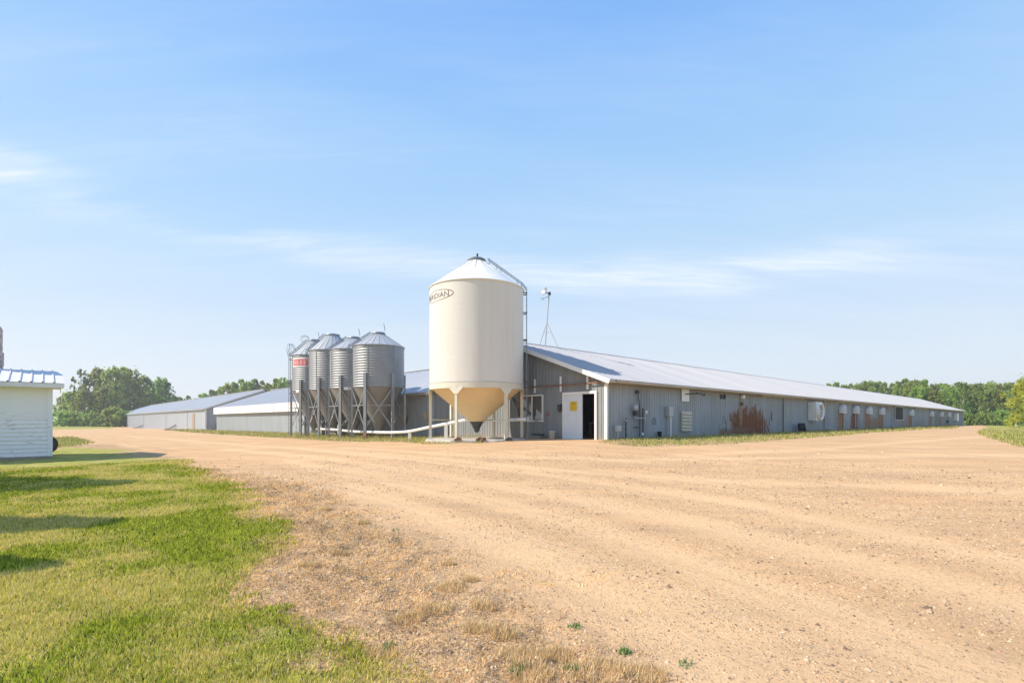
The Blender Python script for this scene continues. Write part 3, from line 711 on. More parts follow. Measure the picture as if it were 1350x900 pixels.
# rake boards of the gable
for sgn in (0, 1):
    yA = -.42 if sgn == 0 else B1W+.42
    mb = MB(); mb.beam((-.37,yA,EV-.10),(-.37,7,RG-.10), .03, .20, up=(0,0,1)); mb.build('rake_board', Mt['white'], roof1)
    mb = MB(); mb.beam((-.2,yA,EV-.06),(-.2,7,RG-.06), .33, .02, up=(0,0,1)); mb.build('rake_soffit', Mt['white'], roof1)
mb = MB(); mb.box((-.05,-.05,-.2),(.05,-.0,EV+.0)); mb.box((-.05,.001,-.2),(-.022,.10,EV+.08)); mb.build('corner_trim', Mt['white'], b1)
# window
mb = MB()
for (y0,y1,z0,z1) in ((w0_-.05,w0_+.03,wz0-.05,wz1+.05),(w1_-.03,w1_+.05,wz0-.05,wz1+.05),(w0_+.03,w1_-.03,wz0-.05,wz0+.03),(w0_+.03,w1_-.03,wz1-.03,wz1+.05),((w0_+w1_)/2-.03,(w0_+w1_)/2+.03,wz0+.03,wz1-.03)):
    mb.box((-.05,y0,z0),(.06,y1,z1))
win = mb.build('window', Mt['white'], b1)
for ya, yb in ((w0_+.03,(w0_+w1_)/2-.03),((w0_+w1_)/2+.03,w1_-.03)):
    MB().box((.0,ya,wz0+.03),(.02,yb,wz1-.03)).build('pane', Mt['glass'], win)
# door: frame, sliding leaf standing half open, sign
mb = MB()
mb.box((-.06,d0-.05,-.05),(.12,d0+.07,dz1+.05)); mb.box((-.06,d1-.07,-.05),(.12,d1+.05,dz1+.05)); mb.box((-.06,d0+.07,dz1-.07),(.12,d1-.07,dz1+.05))
door = mb.build('door', Mt['white'], b1)
dm = gable(767.4)
leaf = MB().box((.0,dm,.02),(.05,d1-.07,dz1-.07)); leaf = leaf.build('door_leaf', Mt['doorpaint'], door)
mb = MB(); mb.box((-.012,dm,.02),(-.001,dm+.09,dz1-.07)); mb.box((-.012,d1-.20,.02),(-.001,d1-.07,dz1-.07)); mb.box((-.012,dm+.09,dz1-.17),(-.001,d1-.20,dz1-.07)); mb.box((-.012,dm+.09,.02),(-.001,d1-.20,.14)); mb.build('door_rail', Mt['doorpaint'], door)
ya, yb = gable(760.8), gable(751.9); za, zb = gable_z(756,541.2)-G1, gable_z(756,529)-G1
mb = MB(); mb.box((-.022,ya,za),(-.013,yb,zb)); mb.build('sign', Mt['yellow'], door)
mb = MB(); mb.box((-.026,yb-.14,za+.10),(-.0225,yb-.05,za+.18)); mb.box((-.026,ya+.05,zb-.10),(-.0225,yb-.05,zb-.06)); mb.box((-.026,ya+.07,zb-.17),(-.0225,yb-.07,zb-.13)); mb.build('sign_print', Mt['orange'], door)
MB().box((-.45,d0-.1,-.25),(.1,d1+.1,.015)).build('door_sill', Mt['concrete'], b1)
bx_, by_ = L2W(3.2, 2.6)
bench = thing('workbench', 'wooden workbench with a box on it, dim inside the open doorway', 'workbench', (bx_, by_, G1+.02), TH)
MB().box((-.3,-.8,.78),(.3,.8,.83)).build('tabletop', Mt['louvre'], bench)
for lx in (-.25,.25):
    for ly in (-.72,.72): MB().box((lx-.04,ly-.04,0),(lx+.04,ly+.04,.78)).build('leg', Mt['louvre'], bench)
bb = thing('storage_box', 'pale storage box standing on the workbench inside the doorway', 'box', (bx_, by_, G1+.852), TH+.15)
MB().box((-.18,-.3,0),(.18,.3,.26)).build('box', Mt['poly'], bb); MB().box((-.19,-.31,.262),(.19,.31,.30)).build('lid', Mt['greybox'], bb)
# rusty sliding-track pipe with three white brackets
ra, rb = gable(792.5), gable(640); zr = gable_z(792,504.3)-G1; zr2 = gable_z(691,511)-G1
zr = (zr+zr2)/2
MB().tube([(-.13,ra,zr),(-.13,rb,zr)], .035, 8).build('track_pipe', Mt['rust'], b1)
for px, p0, p1 in ((706.4,499.6,518),(740.6,496.2,516.4),(775.8,492.4,513)):
    y0 = gable(px); MB().box((-.10,y0-.05,gable_z(px,p1)-G1),(-.03,y0+.05,gable_z(px,p0)-G1)).build('track_bracket', Mt['white'], b1)
y0 = gable(739); MB().box((-.14,y0-.09,gable_z(739,541)-G1),(-.025,y0+.09,gable_z(739,533)-G1)).box((-.10,y0-.04,gable_z(739,543)-G1),(-.04,y0+.04,gable_z(739,541)-G1)).build('wall_lamp', Mt['dark'], b1)
y0 = gable(722.4); z0 = gable_z(722.4,545)-G1
MB().lathe([(0,.0),(.09,.0),(.09,.03),(0,.03)], 16).build('hydrant_valve', Mt['red'], b1, (-.03,y0,z0), (0,-PI/2,0))
# brown sliding doors, tracks and trims on the long side
def onwall(px, off=.0): return longw(px, off)
def vbar(name, px, p0, p1, wd, dp, m):
    s = longw(px); MB().box((s-wd/2,-.03-dp,longw_z(px,p1)-G1),(s+wd/2,-.025,longw_z(px,p0)-G1)).build(name, m, b1)
s0, s1 = longw(1032), longw(1003)
vbar('door_edge', 1032, 526, 571, .07, .04, Mt['rust'])
zt_ = longw_z(1032,524)-G1
mb = MB(); mb.box((longw(1002),-.13,zt_-.02),(longw(1058),-.03,zt_+.06)); mb.build('sliding_track', Mt['gutter'], b1)
mb = MB(); mb.box((longw(1103),-.11,zt_-.02),(longw(1172),-.03,zt_+.05)); mb.build('sliding_track', Mt['gutter'], b1)
mb = MB(); mb.box((longw(1205),-.11,zt_-.02),(longw(1222),-.03,zt_+.05)); mb.build('sliding_track', Mt['gutter'], b1)
s = longw(1085.6)
MB().tube([(s,-.10,EV-.12),(s,-.10,.42),(s+.25,-.34,.26),(s+.7,-.9,.08)], .055, 8).build('downpipe', Mt['greybox'], b1)
mb = MB(); mb.tube([(longw(1096),-.42,EV-.10),(longw(1096),-.42,EV-.24),(longw(1096)-.2,-.36,EV-.34)], .06, 8); mb.build('gutter_outlet', Mt['gutter'], roof1)
for px in (1111.5, 1126.5, 1164, 1176, 1202, 1237):
    s = longw(px); MB().box((s-.05,-.08,.0),(s+.05,-.025,2.0 if px != 1176 else 2.5)).build('vent_post', Mt['greybox'], b1)
# fan hoods: quarter domes open at the bottom
def hood_mesh(w_=1.15, pr_=.46, h_=.82):
    mb = MB(); na, nb_ = 12, 8; vs = []; fs = []
    for j in range(nb_+1):
        ph = (PI/2)*j/nb_
        for i in range(na+1):
            th = PI*i/na
            # u across, v out; sheet arches over
            vs.append((w_/2*math.cos(th)*math.cos(ph), -.02 - pr_*math.sin(th)*math.cos(ph)**.6 , h_*.55*math.sin(ph)))
    for j in range(nb_):
        for i in range(na): fs.append((j*(na+1)+i, j*(na+1)+i+1, (j+1)*(na+1)+i+1, (j+1)*(na+1)+i))
    mb.add(vs, fs, True)
    # straight skirt below the dome
    vs = []; fs = []
    for zz in (0, -h_*.45):
        for i in range(na+1):
            th = PI*i/na; vs.append((w_/2*math.cos(th), -.02-pr_*math.sin(th), zz))
    for i in range(na): fs.append((i, na+1+i, na+2+i, i+1))
    mb.add(vs, fs, True); return mb
hm = hood_mesh().mesh('fan_hood'); hm.materials.append(Mt['hood'] if 'hood' in Mt else mat('hood_metal', (.52,.55,.57), .5, .2, .1, 2, dirt=(.3,.2,.13), dirtamt=.4))
rm = MB(); 
for i in range(13):
    pass
rimv = [(1.15/2*math.cos(PI*i/12), -.02-.46*math.sin(PI*i/12), -.369) for i in range(13)]
rm.tube(rimv, .022, 6); rmm = rm.mesh('hood_rim'); rmm.materials.append(Mt['white'])
for h_ in hoods:
    o = link('fan_hood', hm, b1, (h_, 0, 2.0)); link('hood_rim', rmm, o)
# big white fan box
s = longw(1064.8); zc0 = longw_z(1068,554)-G1; zc1 = longw_z(1066,530)-G1; pr_ = .56
W_ = 1.45
mb = MB(); mb.box((s,-.05-pr_,zc0),(s+W_,-.03,zc1)); fb = mb.build('fan_box', Mt['poly'], b1)
zc_ = (zc0+zc1)/2; R_ = (zc1-zc0)/2-.05
mb = MB(); mb.lathe([(R_-.14,.01),(R_-.14,.14),(R_-.08,.2),(R_,.2),(R_+.02,.0)], 28); mb.build('fan_ring', Mt['poly'], fb, (s+W_/2,-.05-pr_,zc_), (PI/2,0,0))
mb = MB(); mb.lathe([(0,.02),(R_-.14,.02)], 28); mb.build('fan_opening', Mt['dark'], fb, (s+W_/2,-.05-pr_,zc_), (PI/2,0,0))
mb = MB()
for k in range(6):
    a = k*PI/3; mb.beam((0,0,.05),(math.cos(a)*(R_-.16),math.sin(a)*(R_-.16),.09), .16, .012, up=(0,0,1))
mb.build('fan_blades', Mt['greybox'], fb, (s+W_/2,-.05-pr_,zc_), (PI/2,0,0))
# fan window; a black sheet stands in for the shade inside it
sA, sB = longw(1179), longw(1189.5); zA, zB = longw_z(1184,553)-G1, longw_z(1184,536.5)-G1
mb = MB()
for (x0,x1,z0,z1) in ((sA-.1,sA,zA-.1,zB+.1),(sB,sB+.1,zA-.1,zB+.1),(sA,sB,zB,zB+.1),(sA,sB,zA-.1,zA)): mb.box((x0,-.12,z0),(x1,-.025,z1))
ow = mb.build('fan_opening_frame', Mt['greybox'], b1)
MB().box((sA,-.045,zA),(sB,-.028,zB)).build('shade_sheet', Mt['black'], ow)
mb = MB(); [mb.beam((sA+(sB-sA)*k/5,-.08,zA),(sA+(sB-sA)*k/5,-.08,zB), .03,.03) for k in (1,2,3,4)]; mb.build('fan_guard', Mt['dark'], ow)
s = longw(1257); MB().box((s,-.5,.9),(s+2.2,-.03,2.2)).build('white_fan_box', Mt['poly'], b1)
s = longw(1247); MB().box((s,-.4,.55),(s+1.2,-.03,.95)).build('heater_box', Mt['dark'], b1)
# flat white panel, louvre and small vents near the front corner
sA, sB = longw(897.8), longw(907.4); zA, zB = longw_z(902,529)-G1, longw_z(902,512)-G1
MB().box((sA,-.06,zA),(sB,-.025,zB)).build('white_panel', Mt['white'], b1)
zz = longw_z(905,519.5)-G1
mb = MB(); mb.tube([(sA+.35,-.06,zz),(sA+.4,-.45,zz),(sA+1.1,-.75,zz+.03)], .03, 8); mb.lathe([(0,0),(.07,.01),(.09,.12),(.05,.16),(0,.16)], 12, c=(sA+1.1,-.75,zz-.1)); mb.lathe([(0,0),(.06,.02),(.08,.10),(0,.12)], 12, c=(sA+.7,-.55,zz-.02)); mb.build('yard_light', Mt['dark'], b1)
sA, sB = longw(896.6), longw(910.8); zA, zB = longw_z(903,568)-G1, longw_z(903,542)-G1
lv = MB().box((sA,-.045,zA),(sB,-.025,zB)); lv = lv.build('louvre_vent', Mt['louvre'], b1)
nsl = 6
for k in range(nsl):
    z0 = zA + (zB-zA)*(k+.08)/nsl; z1 = zA + (zB-zA)*(k+.86)/nsl
    MB().add([(sA+.03,-.13,z0),(sB-.03,-.13,z0),(sB-.03,-.05,z1),(sA+.03,-.05,z1),(sA+.03,-.12,z0-.012),(sB-.03,-.12,z0-.012)], [(0,1,2,3),(4,5,1,0)]).build('louvre_slat', Mt['louvre'], lv)
for px in (950.7, 954.9):
    s, z = W(px, 522.5); MB().box((s-.09,-.09,z-.14),(s+.09,-.025,z+.12)).build('small_vent', Mt['dark'], b1)
s, z = W(977, 523); 
mb = MB(); mb.lathe([(.16,0),(.16,.14),(.1,.2),(0,.2)], 16); mb.build('exhaust_vent', Mt['poly'], b1, (s,-.03,z), (PI/2,0,0))
s, z = W(977, 532); mb = MB(); mb.lathe([(.12,0),(.12,.1),(0,.12)], 16); mb.build('exhaust_vent', Mt['rust'], b1, (s,-.03,z), (PI/2,0,0))
s, z = W(1018, 548); MB().box((s-.15,-.06,z-.3),(s+.1,-.025,z+.3)).build('hatch_hinge', Mt['steel_leg'], b1)
s, z = W(861.5, 555)
mb = MB(); n = 22; mb.tube([(s+.13*math.cos(2*PI*k/n),-.05,z+.16*math.sin(2*PI*k/n)) for k in range(n+1)], .014, 6); mb.build('hose_loop', Mt['dark'], b1)

# gas meter set on the long side
G2 = hz(*L2W(longw(842), -.4))
def lw(px, py): return longw(px, .15), longw_z(px, py, .15)
sx, _ = lw(842, 560)
gx, gy = L2W(sx, 0)
gm = thing('gas_meter', 'dark gas meter with tangled pipes against the side wall near the front corner', 'gas meter', (gx, gy, G2-.02), TH)
def rel(px, py): s, z = lw(px, py); return (s-sx, z-G2+.02)
mb = MB(); a = rel(843.5,582); c_ = rel(842,517); mb.tube([(a[0],-.15,0),(a[0],-.15,rel(843,530)[1]),(a[0]-.05,-.10,rel(843,528)[1]),(c_[0],-.10,c_[1])], .022, 8); mb.build('vent_pipe', Mt['dark'], gm)
mb = MB(); a = rel(846.5,582); t_ = rel(846.5,538); mb.tube([(a[0],-.2,0),(a[0],-.2,t_[1])], .035, 8); mb.build('riser_pipe', Mt['dark'], gm)
a = rel(842,517); MB().box((a[0]-.08,-.15,a[1]-.06),(a[0]+.08,-.04,a[1]+.10)).build('vent_cap', Mt['dark'], gm)
a = rel(836.5,537); mb = MB(); mb.lathe([(0,-.07),(.12,-.06),(.15,0),(.12,.06),(0,.07)], 20); mb.build('regulator', Mt['greybox'], gm, (a[0],-.22,a[1]), (PI/2,0,0))
a = rel(838,544); MB().box((a[0]-.12,-.26,a[1]-.13),(a[0]+.10,-.08,a[1]+.10)).build('meter_body', Mt['dark'], gm)
a = rel(840,551); mb = MB(); mb.tube([(rel(836,551)[0],-.2,a[1]),(rel(850,551)[0],-.2,a[1])], .03, 8); mb.tube([(rel(849.5,551)[0],-.2,rel(849,556)[1]),(rel(849.5,551)[0],-.2,rel(849,541)[1])], .025, 8); mb.build('cross_pipe', Mt['greybox'], gm)
a = rel(850.5,543); mb = MB(); mb.lathe([(0,-.05),(.07,-.04),(.09,0),(.07,.04),(0,.05)], 16); mb.build('gauge', Mt['poly'], gm, (a[0],-.22,a[1]), (PI/2,0,0))
a = rel(838,563); mb = MB(); mb.tube([(a[0]-.15,-.18,a[1]),(rel(843.5,563)[0],-.15,a[1])], .03, 8); mb.build('branch_pipe', Mt['dark'], gm)
a = rel(845.5,572); mb = MB(); mb.box((a[0]-.05,-.25,a[1]-.06),(a[0]+.05,-.19,a[1]+.08)); mb.build('valve_tag', Mt['poly'], gm)
# small box on a post
def on_side(px, name, label, cat, off=.25):
    s = longw(px, off); x_, y_ = L2W(s, -off); return thing(name, label, cat, (x_, y_, hz(x_, y_)), TH), s
t1, s = on_side(815, 'service_box', 'small grey service box on a thin post, closest to the white corner trim', 'service box')
zb_ = t1.location.z; z0, z1 = longw_z(815,568,.25)-zb_, longw_z(815,560.8,.25)-zb_
MB().box((-.14,-.08,z0),(.14,.08,z1)).build('box', Mt['greybox'], t1); MB().tube([(0,0,-.1),(0,0,z0)], .022, 8).build('post', Mt['greybox'], t1)
t1, s = on_side(824.5, 'standpipe', 'thin dark standpipe between the small grey box and the gas meter', 'standpipe', .15)
zb_ = t1.location.z; z1 = longw_z(824,556,.15)-zb_
mb = MB(); mb.tube([(.05,0,-.1),(.05,0,z1),(-.12,0,z1+.02)], .028, 8); mb.build('pipe', Mt['dark'], t1); 
mb = MB(); [mb.lathe([(.05,0),(.05,.05)], 10, c=(.05,0,k)) for k in (.2,.45,.7,.95)]; mb.build('collar', Mt['dark'], t1)
# electrical box with conduits
t1, s = on_side(882, 'electrical_box', 'grey electrical disconnect box with two conduits running down to the grass', 'electrical box', .12)
zb_ = t1.location.z; z0, z1 = longw_z(882,548.5,.12)-zb_, longw_z(882,536,.12)-zb_
MB().box((-.22,-.12,z0),(.22,.09,z1)).build('enclosure', Mt['greybox'], t1)
MB().box((-.19,-.135,z0+.04),(.19,-.121,z1-.04)).build('cover', Mt['greybox'], t1)
MB().tube([(.13,-.02,-.1),(.13,-.02,z0)], .04, 8).build('conduit', Mt['whitepipe'], t1)
MB().tube([(-.10,.0,-.1),(-.10,.0,z0)], .028, 8).build('conduit', Mt['greybox'], t1)
MB().box((.225,-.05,z0+.08),(.25,0,z0+.22)).build('switch_handle', Mt['dark'], t1)
t1, s = on_side(869.5, 'black_pot', 'small black pot at the wall foot between gas meter and electrical box', 'pot', .2)
mb = MB(); mb.lathe([(0,0),(.08,0),(.11,.28),(.12,.28),(.12,.31),(.10,.31),(.09,.06),(0,.06)], 16); mb.build('pot', Mt['black'], t1)

# tyres by the side wall
def tyre_mb(R_=.36, w_=.2):
    mb = MB(); prof = [(R_*.58,-w_*.35),(R_*.72,-w_*.5),(R_*.92,-w_*.48),(R_,-w_*.3),(R_,w_*.3),(R_*.92,w_*.48),(R_*.72,w_*.5),(R_*.58,w_*.35),(R_*.58,-w_*.35)]
    mb.lathe(prof, 28)
    for k in range(28):
        a = 2*PI*k/28; c_, s_ = math.cos(a), math.sin(a)
        mb.beam((c_*(R_+.004),s_*(R_+.004),-w_*.28),(c_*(R_+.004),s_*(R_+.004),w_*.28), .03, .012, up=(c_,s_,0))
    return mb
tm = tyre_mb(.36,.24).mesh('tyre'); tm.materials.append(Mt['black'])
hub = MB().lathe([(0,-.03),(.20,-.04),(.215,-.09),(.215,.09),(.20,.04),(0,.03)], 24).mesh('rim'); hub.materials.append(Mt['dark'])
for px, dz, lab in ((1054.5, 0, 'black tyre leaning on the barn side wall, the left one of two'), (1060.5, .04, 'black tyre leaning on the barn side wall, right one, under the white fan box')):
    s = longw(px, .4); x_, y_ = L2W(s, -.45+dz*2)
    tt = thing('tyre', lab, 'tyre', (x_, y_, hz(x_, y_)), TH + (0.5 if dz == 0 else .25), 'tyres by the side wall')
    o = link('tread', tm, tt, (0,0,.34), (math.radians(80),0,0)); link('rim', hub, tt, (0,0,.34), (math.radians(80),0,0))

# bucket and tray by the door
x_, y_ = L2W(-.45, gable(736)); zb_ = hz(x_, y_)
bk = thing('bucket', 'white plastic bucket standing left of the open doorway', 'bucket', (x_, y_, zb_))
MB().lathe([(0,0),(.125,0),(.155,.36),(.165,.36),(.165,.385),(.15,.385),(.122,.02),(0,.02)], 24).build('pail', Mt['poly'], bk)
MB().tube([(.16*math.cos(a),-.04-.16*math.sin(a)*.2,.36-.16*math.sin(a)) for a in [PI*k/12 for k in range(13)]], .005, 6).build('bucket_handle', Mt['steel_leg'], bk)
x_, y_ = L2W(-.35, gable(715)); zb_ = hz(x_, y_)
ty = thing('boot_scraper', 'low dark slotted box on the ground under the gable window', 'box', (x_, y_, zb_), TH)
MB().box((-.12,-.30,.0),(.12,.30,.16)).build('box', Mt['steel_leg'], ty); MB().box((-.15,-.33,.165),(.15,.33,.24)).build('lid', Mt['dark'], ty)

# ================================================================== SIDE HALL (second barn)
b2 = thing('side_hall', 'pale grey hall running back from the long barn behind the steel bins', 'barn', (*L2W(0, 0), 0), TH)
def ybarn(par, y0, y1, wd, zev, zrg, ov, mwall, mroof, base=-1.2, x0=0.0):
    """barn with its ridge along local Y; front wall at x0 facing -X"""
    mb = MB(); step = RIB*4
    sheet(mb, y0, y1, base, zev+.05, lambda a, o_, z: (x0-o_, a, z), per=.3048)
    wl_ = mb.build('front_wall', mwall, par)
    mb = MB(); mb.box((x0+.03, y0+.02, base),(x0+wd-.03, y0+.08, zev)); mb.box((x0+.03,y1-.08,base),(x0+wd-.03,y1-.02,zev)); mb.box((x0+wd-.08,y0,base),(x0+wd,y1,zev+.05))
    for yy in (y0+.03, y1-.03):
        mb.add([(x0,yy,zev),(x0+wd,yy,zev),(x0+wd/2,yy,zrg-.08)], [(0,1,2)])
    ew = mb.build('end_wall', mwall, par)
    mb = MB()
    for (xa, xb) in ((x0-ov, x0+wd/2), (x0+wd+ov, x0+wd/2)):
        sl = (zrg-zev)/(wd/2+ov); n = Vector((-(zrg-zev)*(1 if xa < xb else -1), 0, wd/2+ov)).normalized()
        pr = rib_profile(y0-.35, y1+.35, .022, .3048, .018, .034); vs = []; fs = []
        for a, o_ in pr: vs += [(xa+n.x*o_, a, zev+n.z*o_), (xb+n.x*o_, a, zrg+n.z*o_)]
        for i in range(len(pr)-1): fs.append((2*i, 2*i+1, 2*i+3, 2*i+2))
        mb.add(vs, fs)
    rf_ = mb.build('roof', mroof, par)
    MB().beam((x0+wd/2,y0-.36,zrg+.03),(x0+wd/2,y1+.36,zrg+.03), .5, .04).build('ridge_cap', mroof, rf_)
    return wl_, ew, rf_
E2 = 3.37
w2, e2, r2 = ybarn(b2, 14.0+.02, 71, 15.8, E2, 6.3, .4, Mt['wall2'], Mt['roof2'])
MB().box((-.38,14.4,E2-.13),(-.02,29.9,E2-.10)).build('soffit', Mt['soffit'], r2)
MB().box((-.42,14.4,E2-.16),(-.385,29.9,E2-.015)).build('fascia', Mt['gutter'], r2)
mb = MB(); mb.box((-.42,30.0,E2-.95),(-.36,71.3,E2-.012)); mb.box((-.36,30.0,E2-.95),(-.03,71.3,E2-.91)); mb.build('fascia', Mt['white'], r2)['label'] = 'deep white fascia band under the roof edge'
for t_ in (44.5, 58): MB().box((-.445,t_,E2-1.0),(-.425,t_+.08,E2-.03)).build('downpipe', Mt['greybox'], r2)
MB().box((-.06,38.9,-.5),(-.025,39.0,E2-1)).build('wall_trim', Mt['greybox'], b2)
MB().box((-.05,70.8,-.5),(-.025,71.0,E2-1)).build('corner_trim', Mt['white'], b2)
# small hopper boxes hung on the wall
def wallhopper(px, p0, p1, lab):
    t_ = gable(px); x_, y_ = L2W(-.25, t_); d_ = y_; zt__ = CAMZ+(HOR-p0)*d_/F; zb__ = CAMZ+(HOR-p1)*d_/F
    th_ = thing('wall_hopper', lab, 'hopper', (x_, y_, zb__), TH, 'small hoppers on the hall wall')
    h = zt__-zb__; MB().add([(-.2,-.24,h),(.2,-.24,h),(.2,.24,h),(-.2,.24,h),(-.05,-.06,0),(.05,-.06,0),(.05,.06,0),(-.05,.06,0)], [(0,1,5,4),(1,2,6,5),(2,3,7,6),(3,0,4,7),(4,5,6,7)]).build('chute', Mt['gutter'], th_)
    MB().box((-.22,-.26,h),(.22,.26,h+.05)).build('lid', Mt['gutter'], th_)
    MB().box((.2,-.05,.1),(.24,.05,h)).build('bracket', Mt['steel_leg'], th_)
wallhopper(536, 546, 560, 'beige wall hopper right beside the front steel bin'); wallhopper(566.5, 543.5, 554.5, 'grey wall hopper seen between the legs of the cream tank')

# ================================================================== FAR BARN
b3 = thing('far_barn', 'long white barn with pale roof farthest to the left beyond the side hall', 'barn', (*L2W(0, 0), 0), TH)
w3, e3, r3 = ybarn(b3, 78.6, 230, 17.5, 3.37, 6.78, .35, Mt['wall3'], Mt['roof3'], base=-2.2)
e3.data.materials[0] = Mt['wall2']
MB().beam((-.36,78.2,3.27),(8.75,78.2,6.66), .03, .18).build('rake_board', Mt['white'], r3)
MB().box((-.37,78.3,3.22),(-.34,230.3,3.35)).build('fascia', Mt['greybox'], r3)
# gable ribs
mb = MB(); sheet(mb, .02, 17.4, -1.2, lambda a: 3.3+ (min(a,17.5-a))*.375, lambda a, o_, z: (a, 78.58-o_, z), per=.3048); mb.build('gable_siding', Mt['wall2'], b3)
for px in (247, 219, 189.5):
    t_ = gable(px); MB().box((-.07,t_-.12,-1),(-.025,t_+.12,3.3)).build('wall_trim', Mt['greybox'], b3)
t0_ = gable(257); t1_ = gable(254.2); MB().box((-.07,t0_,-.4),(-.025,t1_,2.7)).build('side_door', Mt['browndoor'], b3)
MB().box((-.08,78.4,-.5),(.15,78.56,3.2)).build('corner_trim', Mt['white'], b3)
for pa, pb in ((178,189), (221,233)):
    ta, tb = gable(pa), gable(pb); mb = MB(); zg = hz(*L2W(-.4, ta)); mb.tube([(-.4,ta,zg+.05),(-.4,(ta+tb)/2,zg+.25),(-.2,tb,zg+.95)], .09, 8); mb.build('auger_tube', Mt['dark'], b3)
MB().box((4.0,78.3,1.9),(4.8,78.55,2.5)).build('louvre_vent', Mt['dark'], b3)
mb = MB(); mb.tube([(1.5,78.3,.0),(1.5,78.3,.8),(2.2,78.2,.8),(2.2,78.2,.4)], .07, 8); mb.box((2.1,78.1,.0),(2.9,78.4,.9)); mb.build('utility_fittings', Mt['steel_leg'], b3)

# ================================================================== CREAM TANK
TKX, TKY = (628.5-675)/F*25.7, 25.7
tg = hz(TKX, TKY)
tank = thing('feed_tank', 'big cream hopper bottom tank lettered MERIDIAN standing in front of the barn', 'feed tank', (TKX, TKY, tg))
TR = 2.34
ZT = 1.5+6.50-tg; ZB = 1.5+1.78-tg; ZS = 1.5+1.60-tg; ZC = 1.5+(HOR-345.5)*25.7/F-tg
body = MB()
prof = [(TR, ZB)]
seams = [ZB+ (ZT-ZB)*k/4 for k in range(1,4)]
for zz in seams: prof += [(TR, zz-.012), (TR-.006, zz), (TR, zz+.012)]
prof += [(TR, ZT)]
body.lathe(prof, 96); bo = body.build('tank_body', Mt['cream'], tank, autosm=25)
mb = MB(); mb.lathe([(TR+.05, ZT-.035),(TR+.05, ZT-.01),(.42, ZC)], 96); mb.lathe([(TR+.05, ZT-.035),(TR-.01, ZT-.045)], 96); rc = mb.build('cone_roof', Mt['tankroof'] if 'tankroof' in Mt else mat('white_tank_roof', (.80,.79,.75), .45, 0, .03, 1), tank, autosm=25)
mb = MB()
for k in range(16):
    a = 2*PI*k/16; mb.beam((math.cos(a)*TR,math.sin(a)*TR,ZT+.0),(math.cos(a)*.45,math.sin(a)*.45,ZC+.005), .03, .02, up=(0,0,1))
mb.build('roof_seams', Mt['cream'], rc)
mb = MB(); mb.lathe([(.40,ZC-.04),(.40,ZC+.05),(.46,ZC+.06),(.46,ZC+.10),(.36,ZC+.17),(0,ZC+.19)], 32); cp = mb.build('lid', Mt['steel_leg'], tank, autosm=30)
mb = MB(); mb.tube([(.03,0,ZC+.18),(.03,0,ZC+.42)], .05, 10); mb.build('vent_pipe', Mt['dark'], cp)
mb = MB(); mb.lathe([(TR+.012, ZS-.10),(TR+.012, ZB-.02),(TR, ZB)], 96); mb.lathe([(TR-.03,ZS-.10),(TR+.012,ZS-.10)], 96); mb.build('skirt_ring', Mt['cream_leg'], tank, autosm=25)
mb = MB(); mb.lathe([(TR+.02, ZB-.012),(TR+.02,ZB+.012)], 96); mb.build('skirt_seam', Mt['greybox'], tank)
HB = 1.5-.08-tg
mb = MB(); mb.lathe([(TR-.04, ZS),(.30, HB)], 72); mb.build('hopper_cone', Mt['hopper'], tank, autosm=25)
mb = MB(); mb.lathe([(.34,HB+.02),(.34,HB-.04),(.30,HB-.06),(.14,HB-.36),(.14,HB-.42),(.07,HB-.52),(0,HB-.52)], 20); mb.build('outlet_boot', Mt['dark'], tank)
# legs: front ones match the photograph's columns
legpx = [569.6, 607.4, 669.6, 686.7, 592.6, 647.5]
NL = 6
a_front = math.asin((607.4-628.5)/62.0)                    # about -20 degrees from the camera direction
for k in range(NL):
    a = -PI/2 + a_front + k*2*PI/NL
    cx_, cy_ = math.cos(a)*(TR-.03), math.sin(a)*(TR-.03)
    mb = MB(); R_ = Vector((math.cos(a), math.sin(a), 0)); T_ = Vector((-math.sin(a), math.cos(a), 0))
    p = R_*(TR-.04)
    mb.beam((p.x,p.y,.08),(p.x,p.y,ZS+.02), .135, .12, up=T_)
    lg = mb.build('leg', Mt['cream_leg'], tank)
    mb = MB(); q_ = R_*(TR+.02); g0 = ZS-.06
    vs = []
    for off in (-.012, .012):
        for (u, z_) in ((-.34, g0+.02), (.34, g0+.02), (.34, g0-.06), (.085, g0-.32), (-.085, g0-.32), (-.34, g0-.06)):
            pp = R_*(TR+.035+off) + T_*u - R_*(u*u/(2*TR)); vs.append((pp.x, pp.y, z_))
    mb.add(vs, [tuple(range(6))[::-1], tuple(range(6,12))] + [(i, (i+1) % 6, 6+(i+1) % 6, 6+i) for i in range(6)]); mb.build('gusset', Mt['cream_leg'], lg)
    mb = MB(); mb.box((-.14,-.14,0),(.14,.14,.025)); mb.build('foot_plate', Mt['cream_leg'] if k % 2 else Mt['rust'], lg, (p.x,p.y,.065), (0,0,a))
# tie bars
mb = MB()
for k in range(NL):
    a = -PI/2+a_front+k*2*PI/NL; b_ = a+2*PI/NL
    if k == 0: continue                                     # open bay at the unloading side
    pa = (math.cos(a)*(TR-.04), math.sin(a)*(TR-.04)); pb = (math.cos(b_)*(TR-.04), math.sin(b_)*(TR-.04))
    if k in (1,2,3,4): mb.beam((*pa, 1.0),(*pb, 1.0), .07, .05)
mb.build('tie_bars', Mt['cream_leg'], tank)
